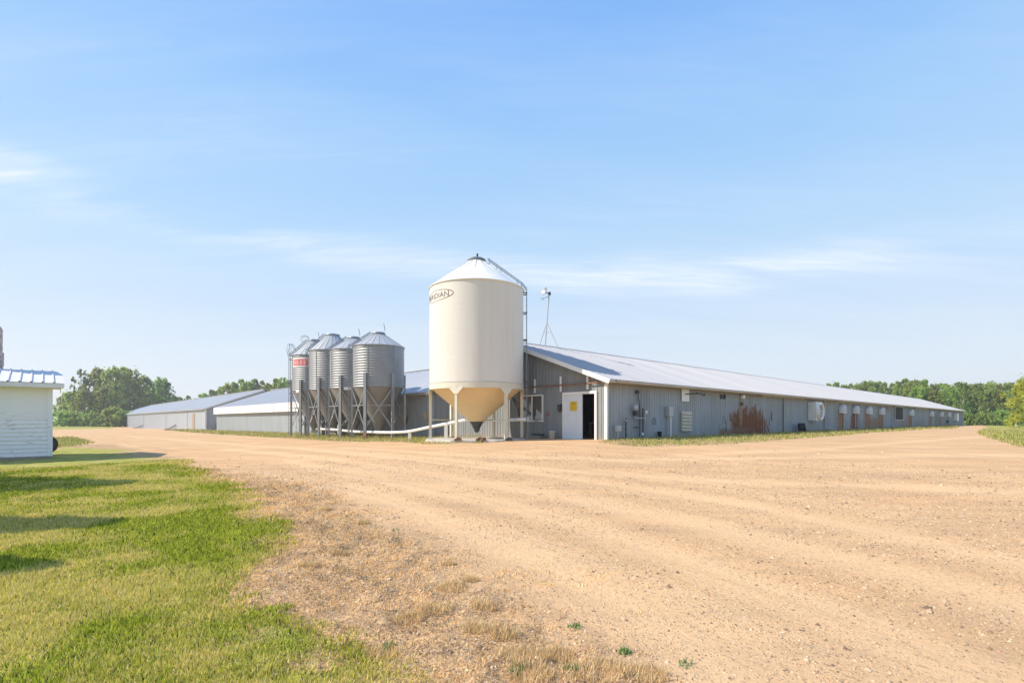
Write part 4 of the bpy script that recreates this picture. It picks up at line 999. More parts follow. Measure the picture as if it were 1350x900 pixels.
# ladder at the right side with its bend over the roof
la_ = math.radians(3)
Rr = Vector((math.cos(la_), math.sin(la_), 0)); Tt = Vector((-math.sin(la_), math.cos(la_), 0))
z_lo = 1.5+(HOR-512)*25.7/F-tg-1.4; z_hi = ZT+.12
mb = MB()
for u in (-.2, .2):
    p0 = Rr*(TR+.17)+Tt*u
    mb.beam((p0.x,p0.y,z_lo),(p0.x,p0.y,z_hi), .035, .02, up=Rr)
ladder = mb.build('ladder', Mt['steel_leg'], tank)
zz = z_lo+.1
rmesh = None
while zz < z_hi:
    mb = MB(); a_ = Rr*(TR+.17)-Tt*.2; b_ = Rr*(TR+.17)+Tt*.2; mb.tube([(a_.x,a_.y,0),(b_.x,b_.y,0)], .014, 6)
    if rmesh is None: rmesh = mb.mesh('rung'); rmesh.materials.append(Mt['steel_leg'])
    link('rung', rmesh, ladder, (0,0,zz)); zz += .305
mb = MB()
for zz in (ZB+.15, (ZT+ZB)/2-.1, (ZT+ZB)/2+1.25, ZT-.12):
    for u in (-.2,.2):
        a_ = Rr*(TR-.01)+Tt*u; b_ = Rr*(TR+.19)+Tt*u; MB().beam((a_.x,a_.y,zz),(b_.x,b_.y,zz), .04, .05).build('ladder_bracket', Mt['dark'], ladder)
mb = MB()
for u in (-.15,.15):
    a_ = Rr*(TR+.17)+Tt*u; m_ = Rr*(TR-.05)+Tt*u; b_ = Rr*(.55)+Tt*u
    mb.tube([(a_.x,a_.y,z_hi-.02),(m_.x,m_.y,ZT+.38),(b_.x,b_.y,ZC+.16)], .022, 6)
    for fr in (.02,.14,.62,.74,.95):
        p = m_.lerp(b_, fr); z1_ = ZT+.38+(ZC+.16-ZT-.38)*fr; zr_ = ZT-.01+(ZC-ZT)*(TR+.05-(p.length))/(TR+.05-.42)
        mb.tube([(p.x,p.y,zr_),(p.x,p.y,z1_)], .014, 6)
mb.build('roof_handrail', Mt['steel_leg'], tank)
# lettering wrapped on the body
def wrap_text(txt, size, ang0, ang1, zc_, R_, par, name, m, tilt=0.0):
    cu = bpy.data.curves.new(name, 'FONT'); cu.body = txt; cu.size = size; cu.extrude = .002; cu.offset = .0; cu.resolution_u = 3
    tmp = bpy.data.objects.new(name, cu); C.objects.link(tmp)
    dg = bpy.context.evaluated_depsgraph_get(); me = bpy.data.meshes.new_from_object(tmp.evaluated_get(dg))
    bpy.data.objects.remove(tmp)
    n = len(me.vertices); co = np.empty(n*3); me.vertices.foreach_get('co', co); co = co.reshape(-1, 3)
    x0, x1 = co[:,0].min(), co[:,0].max(); y0, y1 = co[:,1].min(), co[:,1].max()
    a = ang0 + (co[:,0]-x0)/(x1-x0)*(ang1-ang0); z = zc_ + (co[:,1]-(y0+y1)/2) ; r_ = R_ + .004 + (co[:,2] > 0)*.003
    co = np.c_[np.cos(a)*r_, np.sin(a)*r_, z]; me.vertices.foreach_set('co', co.ravel()); me.update()
    me.materials.clear(); me.materials.append(m)
    return link(name, me, par)
zl = 1.5+6.0-tg - .12
wrap_text('MERIDIAN', .36, -PI/2-math.radians(76), -PI/2-math.radians(29.5), zl, TR, bo, 'lettering', Mt['ink'])
mb = MB(); n = 60; pts = []
for k in range(n+1):
    th_ = 2*PI*k/n; a = -PI/2-math.radians(52.5)+math.radians(29)*math.cos(th_); z_ = zl + .25*math.sin(th_)*(1+.0*math.cos(th_))
    pts.append((math.cos(a)*(TR+.004), math.sin(a)*(TR+.004), z_, 0.010+.012*abs(math.cos(th_))**2))
vs = []
for (x_, y_, z_, w__) in pts:
    rr_ = Vector((x_, y_, 0)).normalized(); vs += [(x_, y_, z_-w__), (x_+rr_.x*.003, y_+rr_.y*.003, z_+w__)]
mb.add(vs, [(2*i, 2*i+2, 2*i+3, 2*i+1) for i in range(n)])
# side strokes need width along the arc as well
for sg in (1, -1):
    vs = []; fs = []
    for k in range(-6, 7):
        th_ = k*PI/30 + (0 if sg == 1 else PI); 
        for dr in (0, .035):
            a = -PI/2-math.radians(52.5)+math.radians(29)*math.cos(th_)+sg*dr*(1-abs(k)/8)/TR*.8
            vs.append((math.cos(a)*(TR+.006), math.sin(a)*(TR+.006), zl+.25*math.sin(th_)))
    mb.add(vs, [(2*i, 2*i+1, 2*i+3, 2*i+2) for i in range(12)])
mb.build('logo_oval', Mt['red_ink'] if 'red_ink' in Mt else mat('maroon_print', (.20,.07,.06), .6, 0, .1, 5), bo)
# slab
pad = thing('concrete_pad', 'pale concrete pad under the cream tank', 'concrete pad', (TKX, TKY, tg-.4))
mb = MB(); mb.lathe([(0,.0),(TR+.28,.0),(TR+.28,.44),(TR+.24,.46),(0,.46)], 8, a0=PI/8, a1=2*PI+PI/8, smooth=False); mb.build('slab', Mt['concrete'], pad)
# bricks and blocks lying at the pad's edge
for i, (px, py, rz_, lab) in enumerate(((632,578.5,.3,'rusty brown block lying on the pad edge under the tank outlet'),(637,579.6,1.0,'dark brown block at the tank pad, right of the outlet'),(604,578.6,.1,'brown timber offcut beside the front left tank leg'),(671,577.5,.05,'dark timber offcut beside the front right tank leg'))):
    d_ = 23.3; x_ = (px-675)/F*d_; zz = tg+.06
    bl = MB().box((-.16,-.06,0),(.16,.06,.10)); bl.box((-.08,-.05,.101),(.12,.04,.16)); o = bl.build('loose_block', Mt['rust'] if i < 3 else Mt['dark'], None, (x_, d_+.02, max(hz(x_, d_), zz-.02)+.0), (0,0,rz_)); tag(o, lab, 'block', 'loose blocks on the tank pad')

# ================================================================== STEEL BINS
n_dir = Vector((-DY, DX, 0))
def steel_bin(x_, y_, R_, zeave, zbot, zcap, label, capr=.42, seed=0, lad=PI, lever=True, sign=False):
    g_ = hz(x_, y_); tb = thing('steel_bin', label, 'grain bin', (x_, y_, g_), 0, 'corrugated steel bins in a row')
    ze, zb_, zc_ = zeave+CAMZ-g_, zbot+CAMZ-g_, zcap+CAMZ-g_
    pitch = .165; n = max(6, int(round((ze-zb_)/pitch))); prof = []
    for i in range(n*6+1):
        prof.append((R_ + .016*math.cos(2*PI*i/6), zb_+(ze-zb_)*i/(n*6)))
    body = MB().lathe(prof, 72).build('bin_body', Mt['galv'], tb)
    for k in range(6):
        a = k*PI/3 + .35 + seed; MB().beam((math.cos(a)*(R_+.017),math.sin(a)*(R_+.017),zb_),(math.cos(a)*(R_+.017),math.sin(a)*(R_+.017),ze), .05, .012, up=(math.cos(a),math.sin(a),0)).build('seam_strip', Mt['galv'], body)
    mb = MB(); nn = 24
    for k in range(nn):                                   # folded roof panels with raised seams
        a0 = 2*PI*k/nn; a1 = 2*PI*(k+1)/nn
        p = [(math.cos(a)*r, math.sin(a)*r, z) for a in (a0, a1) for r, z in ((R_+.07, ze-.03), (capr*.9, zc_-.10))]
        mb.add(p, [(0,2,3,1)])
        mb.beam(p[0], p[1], .02, .035, up=(0,0,1))
    mb.lathe([(R_+.07,ze-.035),(R_-.02,ze-.01)], 48)
    rf = mb.build('bin_roof', Mt['galv_roof'], tb)
    mb = MB(); mb.lathe([(capr,zc_-.14),(capr,zc_-.06),(capr+.04,zc_-.05),(capr+.02,zc_-.01),(capr*.5,zc_+.06),(0,zc_+.08)], 28); cp = mb.build('lid', Mt['steel_leg'], tb, autosm=35)
    if lever:
        mb = MB(); mb.tube([(.30,0,zc_-.02),(.42,-.05,zc_+.22),(.34,-.05,zc_+.60)], .018, 6); mb.build('lid_lever', Mt['dark'], cp)
    za = .55; mb = MB(); mb.lathe([(R_-.01,zb_+.02),(.2,za),(.2,za-.12)], 56); hp = mb.build('hopper_cone', Mt['galv_hopper'], tb)
    mb = MB(); mb.box((-.2,-.2,za-.32),(.2,.2,za-.11)); mb.build('outlet_box', Mt['greybox'], tb)
    # six channel legs, braced
    a0 = -PI/2 - (0.26)
    zt_ = zb_+.85; legs = []
    for k in range(6):
        a = a0+k*PI/3; rr_ = R_+.10; T_ = Vector((-math.sin(a), math.cos(a), 0)); Rv = Vector((math.cos(a), math.sin(a), 0)); p = Rv*rr_
        mb = MB(); mb.beam((p.x,p.y,-.1),(p.x,p.y,zt_), .17, .02, up=Rv)
        for sg in (-1, 1):
            q_ = p + T_*sg*.085 - Rv*.045; mb.beam((q_.x,q_.y,-.1),(q_.x,q_.y,zt_), .015, .11, up=Rv)
        lg = mb.build('leg', Mt['galv_leg'], tb); legs.append(p)
        mb = MB(); mb.box((-.15,-.15,0),(.15,.15,.03)); mb.build('foot_plate', Mt['rust'], lg, (p.x,p.y,0), (0,0,a))
        if seed == 0 and k == 0: MB().beam((p.x+.0,p.y-.03,.0),(p.x,p.y-.03,.45), .2, .03, up=Rv).build('rust_patch', Mt['rust'], lg)
    for k in range(6):
        p, q_ = legs[k]*.985, legs[(k+1) % 6]*.985
        for (za_, zb2) in ((zb_-.05, .62), (.62, zb_-.05)):
            MB().beam((p.x,p.y,za_),(q_.x,q_.y,zb2), .012, .075).build('brace', Mt['galv_leg'], tb)
        zm = (zb_+.6)/2+.15; MB().beam((p.x,p.y,zm),(q_.x,q_.y,zm), .03, .05).build('brace', Mt['galv_leg'], tb)
    # ladder up the side and over the roof
    Rv = Vector((math.cos(lad), math.sin(lad), 0)); T_ = Vector((-math.sin(lad), math.cos(lad), 0)); rl = R_+.26
    mb = MB()
    for u in (-.2,.2):
        p = Rv*rl+T_*u; q_ = Rv*(capr+.1)+T_*u
        mb.beam((p.x,p.y,-.05),(p.x,p.y,ze+.05), .05, .03, up=Rv); mb.beam((p.x,p.y,ze+.05),(q_.x,q_.y,zc_+.02), .05, .05)
    ldr = mb.build('ladder', Mt['steel_leg'], tb)
    mb = MB(); a_ = Rv*rl-T_*.2; b_ = Rv*rl+T_*.2; mb.tube([(a_.x,a_.y,0),(b_.x,b_.y,0)], .014, 6); rm_ = mb.mesh('rung'); rm_.materials.append(Mt['steel_leg'])
    zz = .4
    while zz < ze: link('rung', rm_, ldr, (0,0,zz)); zz += .305
    mb = MB(); a_ = -T_*.2; b_ = T_*.2; mb.tube([tuple(a_), tuple(b_)], .016, 6); rm2 = mb.mesh('rung'); rm2.materials.append(Mt['steel_leg'])
    for i in range(1, 6):
        p = (Rv*rl).lerp(Rv*(capr+.1), i/6); link('rung', rm2, ldr, (p.x, p.y, ze+.05+(zc_+.02-ze-.05)*i/6))
    mb = MB()
    for zz in (zb_-.2, zb_+.9, ze-.3):
        for u in (-.2,.2): p = Rv*rl+T_*u; q_ = Rv*(R_)+T_*u; MB().beam((p.x,p.y,zz),(q_.x,q_.y,zz), .03, .05).build('ladder_bracket', Mt['steel_leg'], ldr)
    def arc(cx, cz, hh, ww):                                # safety hoop
        pts = []
        for k in range(11):
            th_ = PI*k/10; p = Rv*(cx-math.cos(th_)*ww) ; pts.append((p.x+T_.x*.22, p.y+T_.y*.22, cz+hh*math.sin(th_)))
        return pts
    if sign == 'D':
        for u in (-1, 1):
            mb = MB(); p = lambda r, z, u=u: (Rv.x*r+T_.x*.22*u, Rv.y*r+T_.y*.22*u, z)
            mb.tube([p(rl+.05,ze-.0),p(rl+.16,ze+.55),p(rl+.05,ze+.95),p(rl-.22,ze+.98),p(rl-.45,ze+.42)], .022, 6)
            mb.tube([p(rl-.02,ze+.1),p(rl-.05,ze+.92)], .018, 6)
            mb.tube([p(capr+.55,zc_-.15),p(capr+.5,zc_+.25),p(capr+.15,zc_+.35),p(capr-.1,zc_+.02)], .022, 6); mb.build('guard_hoop', Mt['steel_leg'], ldr)
        def band_(name, a0_, a1_, z0_, z1_, rr_, m):
            mb = MB(); mb.lathe([(rr_, z0_), (rr_, z1_)], 16, a0=-PI/2+a0_, a1=-PI/2+a1_); return mb.build(name, m, body)
        band_('sign_board', -.80, .12, ze-1.0, ze-.28, R_+.024, Mt['white']); band_('sign_field', -.76, .10, ze-.90, ze-.38, R_+.028, Mt['red'])
        for a_ in (-.66,-.50,-.30,-.12): band_('sign_print', a_, a_+.11, ze-.82, ze-.48, R_+.032, Mt['pink'])
    if sign in ('B', 'D'):
        aa = {'B': -.12, 'D': -.55}[sign]
        mb = MB(); mb.lathe([(R_+.022, zb_-.16),(R_+.022, zb_+.02)], 8, a0=-PI/2+aa, a1=-PI/2+aa+.3); mb.build('number_plate', Mt['white'], body)
    return tb
Mt['galv_leg'] = mat('galvanised_leg', (.28,.295,.31), .45, .5, .12, 2)
LAD = math.atan2(-DX, -DY*0) if False else PI + .10
A0 = Vector((-8.72, 33.5, 0))
bins = [(0, 1.62, 4.78, 2.13, 5.72, 'front steel bin with a bright cone roof, closest to the cream tank', .40, True, None),
        (3.6, 1.62, 4.90, 2.22, 5.86, 'second steel bin back, narrow in view, small pale plate at its hopper', .40, True, 'B'),
        (7.2, 1.66, 5.20, 2.28, 6.50, 'third steel bin back, with the tallest cone roof and plain lid', .50, False, None),
        (10.8, 1.66, 5.17, 2.33, 6.50, 'rearmost steel bin with red and white sign and hoops on its ladder', .46, True, 'D')]
for i, (k, R_, ze, zb_, zc_, lab, cr, lv_, sg) in enumerate(bins):
    p = A0 + n_dir*k
    steel_bin(p.x, p.y, R_, ze, zb_, zc_, lab, cr, i*.4, LAD, lv_, sg)

# white auger pipe from the bins to the tank, on its post; and the cross tube into the barn
def PT(px, py, d_): return Vector(((px-675)/F*d_, d_, CAMZ+(HOR-py)*d_/F))
pp = [PT(417,565.5,38.5), PT(440,566,36.6), PT(466,568.6,34.2), PT(498,569.6,31.6), PT(520,569.8,30.2), PT(540,568.4,29), PT(567,562.8,27.4), PT(607,554.8,26.2), PT(622,551.6,25.8)]
ap = thing('auger_pipe', 'long white feed pipe sagging from the steel bins up to the tank outlet', 'feed pipe', (pp[5].x, pp[5].y, hz(pp[5].x, pp[5].y)))
sm = []
for i in range(len(pp)-1):
    P0, P1, P2, P3 = pp[max(i-1,0)], pp[i], pp[i+1], pp[min(i+2, len(pp)-1)]
    for k in range(4):
        u = k/4; sm.append(.5*((2*P1)+(P2-P0)*u+(2*P0-5*P1+4*P2-P3)*u*u+(3*P1-P0-3*P2+P3)*u**3))
sm.append(pp[-1])
MB().tube([v_-ap.location for v_ in sm], .082, 12).build('tube', Mt['whitepipe'], ap)
for px, d_ in ((540.2, 29.0), (588, 26.6)):
    x_ = (px-675)/F*d_; g_ = hz(x_, d_); zt_ = min(sm, key=lambda v_: abs(v_.x/v_.y - x_/d_)).z-.06
    MB().box((x_-.09,d_-.05,g_-.1),(x_+.09,d_+.05,zt_)).build('support_post', Mt['whitepipe'], ap, tuple(-ap.location))
cp0, cp1 = PT(632,555.3,25.9), PT(694,552.6,25.4)
xt = thing('cross_auger', 'straight white tube from the tank outlet towards the barn window', 'feed pipe', (cp0.x, cp0.y, hz(cp0.x, cp0.y)))
MB().tube([cp0-xt.location, PT(668,553.8,25.6)-xt.location], .05, 10).build('tube', Mt['whitepipe'], xt); MB().tube([PT(668,553.6,25.6)-xt.location, cp1-xt.location], .085, 10).build('sleeve', Mt['whitepipe'], xt)
e_ = PT(696,552.5,25.4)-xt.location; MB().box((e_.x-.05,e_.y-.12,e_.z-.13),(e_.x+.06,e_.y+.12,e_.z+.13)).build('motor', Mt['greybox'], xt)
MB().tube([e_+Vector((.06,0,0)), PT(714,556.5,26)-xt.location, PT(720,556.5,26.4)-xt.location, PT(719,566,26.3)-xt.location], .028, 8).build('hose', Mt['greybox'], xt)
MB().tube([e_+Vector((0,0,-.1)), Vector((e_.x, e_.y, -.05))], .03, 8).build('post', Mt['steel_leg'], xt)
# auger tube leaning to the barn wall behind the right legs
la, lb_ = PT(672,520,28.4), PT(686,549,26.9)
ra_ = thing('leaning_tube', 'dark slanting feed tube behind the right hand tank legs', 'feed pipe', (lb_.x, lb_.y, hz(lb_.x, lb_.y)))
MB().tube([la-ra_.location, lb_-ra_.location], .06, 8).build('tube', Mt['steel_leg'], ra_); MB().tube([PT(684.5,513,26.9)-ra_.location, PT(684.5,552,26.9)-ra_.location], .05, 8).build('drop_tube', Mt['rust'], ra_)
MB().box(tuple(PT(683,548,26.9)-ra_.location-Vector((0,.1,0))), tuple(PT(687,538,26.9)-ra_.location+Vector((0,.1,0)))).build('gear_box', Mt['dark'], ra_)
MB().tube([PT(684.5,552,26.9)-ra_.location, Vector((PT(684.5,552,26.9).x-ra_.location.x, 0, -.05))], .02, 6).build('stand', Mt['steel_leg'], ra_)

# ================================================================== antenna on the ridge
rs = 3.45; rx_, ry_ = L2W(rs, 7.0); rz_ = RG+G1
an = thing('satellite_mast', 'tripod mast with small round dish on the barn ridge', 'antenna mast', (rx_, ry_, rz_))
sc_ = ry_/F
def AP(px, py, dy=0.0): return Vector(((px-675)*sc_-rx_, dy, CAMZ+(HOR-py)*sc_-rz_))
MB().tube([AP(718.6,457.5), AP(721,425), AP(724,387)], .035, 8).build('mast', Mt['greybox'], an)
for (p, dy) in ((AP(709.8,455.5), .25), (AP(736,459), -.45)):
    x_w, y_w = rx_+p.x, ry_+dy; lb2 = W2L(x_w, y_w)[1]; MB().tube([AP(721,425), Vector((p.x, dy, roofz(lb2)+G1-rz_))], .024, 8).build('leg', Mt['greybox'], an)
MB().tube([AP(717.8,438)+Vector((0,0,0)), AP(726.5,438,-.12)], .015, 6).build('cross_brace', Mt['greybox'], an)
dsh = AP(718.8,384.5); mb = MB(); mb.lathe([(0,0),(.12,.015),(.22,.05),(.27,.085),(.275,.08),(.22,.04),(.12,.005),(0,-.01)], 24)
di = mb.build('dish', Mt['steel_leg'], an, tuple(dsh), (math.radians(70), 0, math.radians(-58)))
MB().tube([AP(724,388), dsh], .03, 8).build('dish_arm', Mt['dark'], an)
mb = MB(); mb.tube([AP(723,390.5), AP(715,394)], .018, 6)
for k in range(5):
    a = k*2*PI/5+.3; c_ = AP(714.6,393.3); mb.tube([c_, c_+Vector((math.cos(a)*.13, .05, math.sin(a)*.13))], .014, 5)
mb.build('feed_horn', Mt['greybox'], an)
MB().box(tuple(AP(723,385,-.07)), tuple(AP(726,389,.07))).build('clamp', Mt['dark'], an)

# ================================================================== WHITE SHED at the left
SA, SB = W2L((68-675)/F*18.9, 18.9)
sx0, sy0 = L2W(SA, SB); sg_ = hz(sx0, sy0)
shed = thing('shed', 'white painted shed with flaking boards and ribbed metal roof at left edge', 'shed', (sx0, sy0, sg_), TH)
d_s = 18.9
sz = lambda py: CAMZ+(HOR-py)*d_s/F - sg_
WT = sz(508.5); SBt = sz(553.3); SB0 = sz(600.5); SWd = 6.5; SD = 4.2
m, t, b = base_mat('flaking_white_paint')
co = N(t, 'ShaderNodeTexCoord'); co.object = shed
mp_ = N(t, 'ShaderNodeMapping'); mp_.inputs['Scale'].default_value = (1.6, 1, 6.0); t.links.new(co.outputs['Object'], mp_.inputs[0])
nn = N(t, 'ShaderNodeTexNoise', Scale=2.6, Detail=8.0, Roughness=.72, Distortion=.6); t.links.new(mp_.outputs[0], nn.inputs[0])
n2_ = N(t, 'ShaderNodeTexNoise', Scale=.9, Detail=4.0); t.links.new(co.outputs['Object'], n2_.inputs[0])
sp = N(t, 'ShaderNodeSeparateXYZ'); t.links.new(co.outputs['Object'], sp.inputs[0])
lowm = math_(t, 'SUBTRACT', 1.0, math_(t, 'MULTIPLY', math_(t, 'SUBTRACT', sp.outputs[2], SBt-.1), 2.2), clamp=True)
fl = math_(t, 'MULTIPLY', ramp(t, math_(t, 'ADD', nn.outputs[0], math_(t, 'MULTIPLY', math_(t, 'SUBTRACT', n2_.outputs[0], .5), .25)), .56, .63).outputs[0], math_(t, 'ADD', math_(t, 'MULTIPLY', lowm, .8), .05))
c = mixc(t, ramp(t, n2_.outputs[0], .3, .7).outputs[0], (.82,.83,.845), (.87,.88,.89)); c = mixc(t, fl, c, (.34,.31,.28))
t.links.new(c, b.inputs['Base Color']); b.inputs['Roughness'].default_value = .6; Mt['flake'] = m
mb = MB(); mb.box((-SWd,.03,.05),(-.02,.10,WT)); mb.box((-.10,.10,.05),(-.03,SD,WT)); mb.box((-SWd,SD,.05),(-.02,SD+.07,WT)); mb.box((-SWd,.1,.05),(-SWd+.07,SD,WT)); swl = mb.build('wall', Mt['flake'], shed)
nb = 9; bh = (SBt-SB0)/nb
for k in range(nb):
    MB().add([(-SWd,-.012,SB0+k*bh),(-.02,-.012,SB0+k*bh),(-.02,.012,SB0+(k+1)*bh-.003),(-SWd,.012,SB0+(k+1)*bh-.003),(-SWd,.03,SB0+k*bh),(-.02,.03,SB0+k*bh)], [(0,1,2,3),(4,5,1,0)]).build('siding_board', Mt['flake'], swl)
MB().box((-SWd,.0,SBt),(-.02,.025,WT)).build('upper_panel', Mt['flake'], swl)
MB().box((-.12,-.03,SB0-.02),(.03,.025,WT)).build('corner_board', Mt['flake'], shed)
MB().box((-.03,.028,.05),(.03,SD,WT)).build('side_panel', Mt['flake'], shed)
MB().box((-SWd-.05,-.05,-.3),(.03,SD,SB0-.005)).build('sill_beam', Mt['woodbase'], shed)
ZE = sz(505.5)+.0; ev_d = -.38
Mt['shedroof'] = mat('white_ribbed_roof', (.66,.65,.64), .75, .0, .05, 1)
rw = 2.35; zr1 = CAMZ+(HOR-488.8)*(d_s+1.55)/F - sg_
ROOF = bpy.data.objects.new('roof', MB().box((-SWd-.3,ev_d+.04,ZE-.05),(.30,rw-.01,ZE-.02)).mesh('roof')); C.objects.link(ROOF); ROOF.parent = shed; ROOF.data.materials.append(Mt['woodbase'])
pw = .30; k = 0; xx = .32
while xx > -SWd-.3:
    mb = MB(); x0 = xx-pw
    vs = []; pr = [(x0,0),(x0+.012,.04),(x0+.045,.04),(x0+.06,0),(xx,0)]
    for a, o_ in pr: vs += [(a, ev_d, ZE+o_+.005), (a, rw, zr1+o_+.005)]
    mb.add(vs, [(2*i, 2*i+2, 2*i+3, 2*i+1) for i in range(4)]); mb.build('roof_panel', Mt['shedroof'], ROOF); xx -= pw
mb = MB(); rw2 = rw+2.4
mb.add([(-SWd-.3,rw,zr1),(.32,rw,zr1),(.32,rw2,ZE),(-SWd-.3,rw2,ZE)], [(0,1,2,3)]); mb.build('rear_slope', Mt['shedroof'], ROOF)
MB().box((-SWd-.3,ev_d-.02,ZE-.17),(.34,ev_d+.02,ZE-.01)).build('fascia', Mt['white'], ROOF)
MB().box((-SWd-.3,ev_d+.02,ZE-.17),(.32,.0,ZE-.15)).build('soffit', Mt['white'], ROOF)
mb = MB(); mb.beam((.33,ev_d,ZE-.08),(.33,rw,zr1-.08), .03, .16); mb.beam((.33,rw,zr1-.08),(.33,rw2,ZE-.08), .03, .16); mb.build('rake_board', Mt['white'], ROOF)
mb = MB(); mb.add([(-.02,.05,WT),(-.02,SD,WT),(-.02,rw,zr1-.05)], [(0,1,2)]); mb.build('gable_end', Mt['flake'], shed)
# tyre leaning on the shed's side
x_, y_ = (64.8-675)/F*23.9, 23.9
tt = thing('tyre', 'black tyre peeking out low behind the right corner of the white shed', 'tyre', (x_, y_, hz(x_, y_)), TH)
link('tread', tm, tt, (0,0,.36), (math.radians(88), 0, -TH)); 
# whitewashed brick chimney rising at the frame edge behind the shed
d_c = 19.9; cx0 = (2.2-675)/F*d_c
chx, chy = cx0, d_c
chn = thing('chimney', 'whitewashed flaking brick chimney rising at the left frame edge above the shed roof', 'chimney', (chx, chy, sg_), TH)
czt = CAMZ+(HOR-430)*d_c/F-sg_; czb = 2.9
MB().box((-.84,.02,.5),(-.02,.86,czt-.02)).build('core', Mt['woodbase'], chn)
Mt['brick'] = mat('whitewashed_brick', (.58,.52,.50), .85, 0, .22, 8, .4, 30, dirt=(.30,.20,.18), dirtamt=.75, objrand=.25)
bw, bhh = .20, .085; rows = int((czt-czb)/bhh)
bm_ = MB().box((0,0,0),(bw-.012,.095,bhh-.012)).mesh('brick'); bm_.materials.append(Mt['brick'])
for r_ in range(rows):
    z_ = czb + r_*bhh; off = 0 if r_ % 2 else bw/2
    step = .035 if (r_ > rows*.30 and r_ < rows*.55) else (.0 if r_ >= rows*.55 else .015)
    for i in range(4):
        link('brick', bm_, chn, (-.86+i*bw+ (.0 if r_ % 2 else .05)+step+random.uniform(-.006,.006), -.02-step+random.uniform(-.008,.008), z_))
    for i in range(4):
        link('brick', bm_, chn, (.0+step+random.uniform(-.006,.006), .0+i*bw+off*.4, z_), (0,0,PI/2))

# ================================================================== TREES
_o = 'first second third fourth fifth sixth seventh eighth ninth tenth eleventh twelfth thirteenth fourteenth fifteenth sixteenth seventeenth eighteenth nineteenth'.split()
def ORD(i):
    if i < 19: return _o[i]
    t10 = {2:'twent', 3:'thirt', 4:'fort'}[(i+1)//10]
    return t10 + ('ieth' if (i+1) % 10 == 0 else 'y ' + _o[(i+1) % 10 - 1])
def crown_mesh(name, seed, H, Wd, nleaf, leaf, col, low=.18, shape=1.0, nclump=34):
    r = np.random.default_rng(seed)
    cz = low*H + (H*(1-low))*r.random(nclump)**.8*.94
    f = (cz-low*H)/(H*(1-low)); rad = Wd/2*np.clip(np.sin(PI*np.clip(f*.80+.18, 0, 1))**.85, .07, 1)*shape
    aa = r.random(nclump)*2*PI; rr_ = rad*np.sqrt(r.random(nclump))
    cc = np.c_[np.cos(aa)*rr_, np.sin(aa)*rr_, cz]; cr = Wd*(.04+.085*r.random(nclump))*(1.15-.6*f)
    tint = .75+.5*r.random(nclump)
    k = r.integers(0, nclump, nleaf)
    d = r.normal(size=(nleaf, 3)); d /= np.linalg.norm(d, axis=1)[:,None]
    pos = cc[k] + d*(cr[k]*r.random(nleaf)**.6*(1+.9*(r.random(nleaf)<.22)))[:,None]*np.c_[np.ones(nleaf)*.8, np.ones(nleaf)*.8, 1.15+.7*f[k]]
    nrm = r.normal(size=(nleaf, 3)) + d*.8 + np.array([0,0,.5]); nrm /= np.linalg.norm(nrm, axis=1)[:,None]
    u = np.cross(nrm, r.normal(size=(nleaf, 3))); u /= np.linalg.norm(u, axis=1)[:,None]; v = np.cross(nrm, u)
    s = leaf*(.6+.8*r.random(nleaf))[:,None]
    V_ = np.stack([pos-u*s-v*s*.7, pos+u*s-v*s*.5, pos+u*s*.8+v*s*.7, pos-u*s*.6+v*s*.8], 1)
    V_ = V_[V_[:,:,2].min(1) > .05]; nl = len(V_)
    c_ = np.array(col)[None]*(tint[k[:nl]]*(.8+.4*r.random(nl)))[:,None]
    return arrmesh(name, V_.reshape(-1, 3), np.arange(nl*4), 4, Mt['leaf'], np.repeat(c_, 4, 0)), cc
def trunk_mesh(name, seed, H, cc, r0, m):
    r = random.Random(seed); mb = MB(); top = H*.86
    pts = [(r.uniform(-.2,.2)*i*.2, r.uniform(-.2,.2)*i*.2, top*i/6-.3*(i == 0)) for i in range(7)]
    mb.tube(pts, r0, 7, True, r0*.2)
    for c_ in cc[::5]:
        h_ = max(H*.12, c_[2]*.62); i = min(5, int(h_/top*6)); p = pts[i+1]; p = (p[0], p[1], h_)
        mid = ((p[0]+c_[0])/2, (p[1]+c_[1])/2, (h_+c_[2])/2+.2)
        mb.tube([p, mid, tuple(c_)], r0*.32, 5, False, r0*.07)
    me = mb.mesh(name); me.materials.append(m); return me
Mt['bark'] = mat('grey_bark', (.20,.17,.13), .9, 0, .25, 3); Mt['birch'] = mat('pale_bark', (.50,.47,.40), .85, 0, .15, 3)
kinds = {}
def kind(key, seeds, H, Wd, nl, leaf, col, low=.15, bark='bark', r0=.18, nclump=34):
    L_ = []
    for s in seeds:
        cm, cc = crown_mesh('crown', s, H, Wd, nl, leaf, col, low, 1.0, nclump); L_.append((cm, trunk_mesh('trunk', s, H, cc, r0, Mt[bark])))
    kinds[key] = L_
kind('far', (1,2,3,4,5), 16, 8.5, 5200, .21, (.38,.47,.105), nclump=130)
kind('edge', (11,12,13,14,15), 12, 5.6, 5200, .165, (.38,.47,.105), low=.03, nclump=110)
kind('poplar', (21,22,23), 18, 5.2, 5200, .21, (.38,.47,.105), low=.08, nclump=110)
kind('thin', (31,32), 16, 5.0, 900, .22, (.18,.21,.09), low=.3, nclump=60)
kind('bush', (41,42,43), 4.5, 5.0, 2200, .16, (.38,.47,.105), low=.0, nclump=60, r0=.07)
kind('yellow', (51,), 8, 6.5, 16000, .085, (.54,.57,.08), low=.02, nclump=120)
kind('birch', (61,), 9.5, 4.6, 2600, .16, (.22,.28,.08), low=.38, nclump=60, bark='birch', r0=.16)
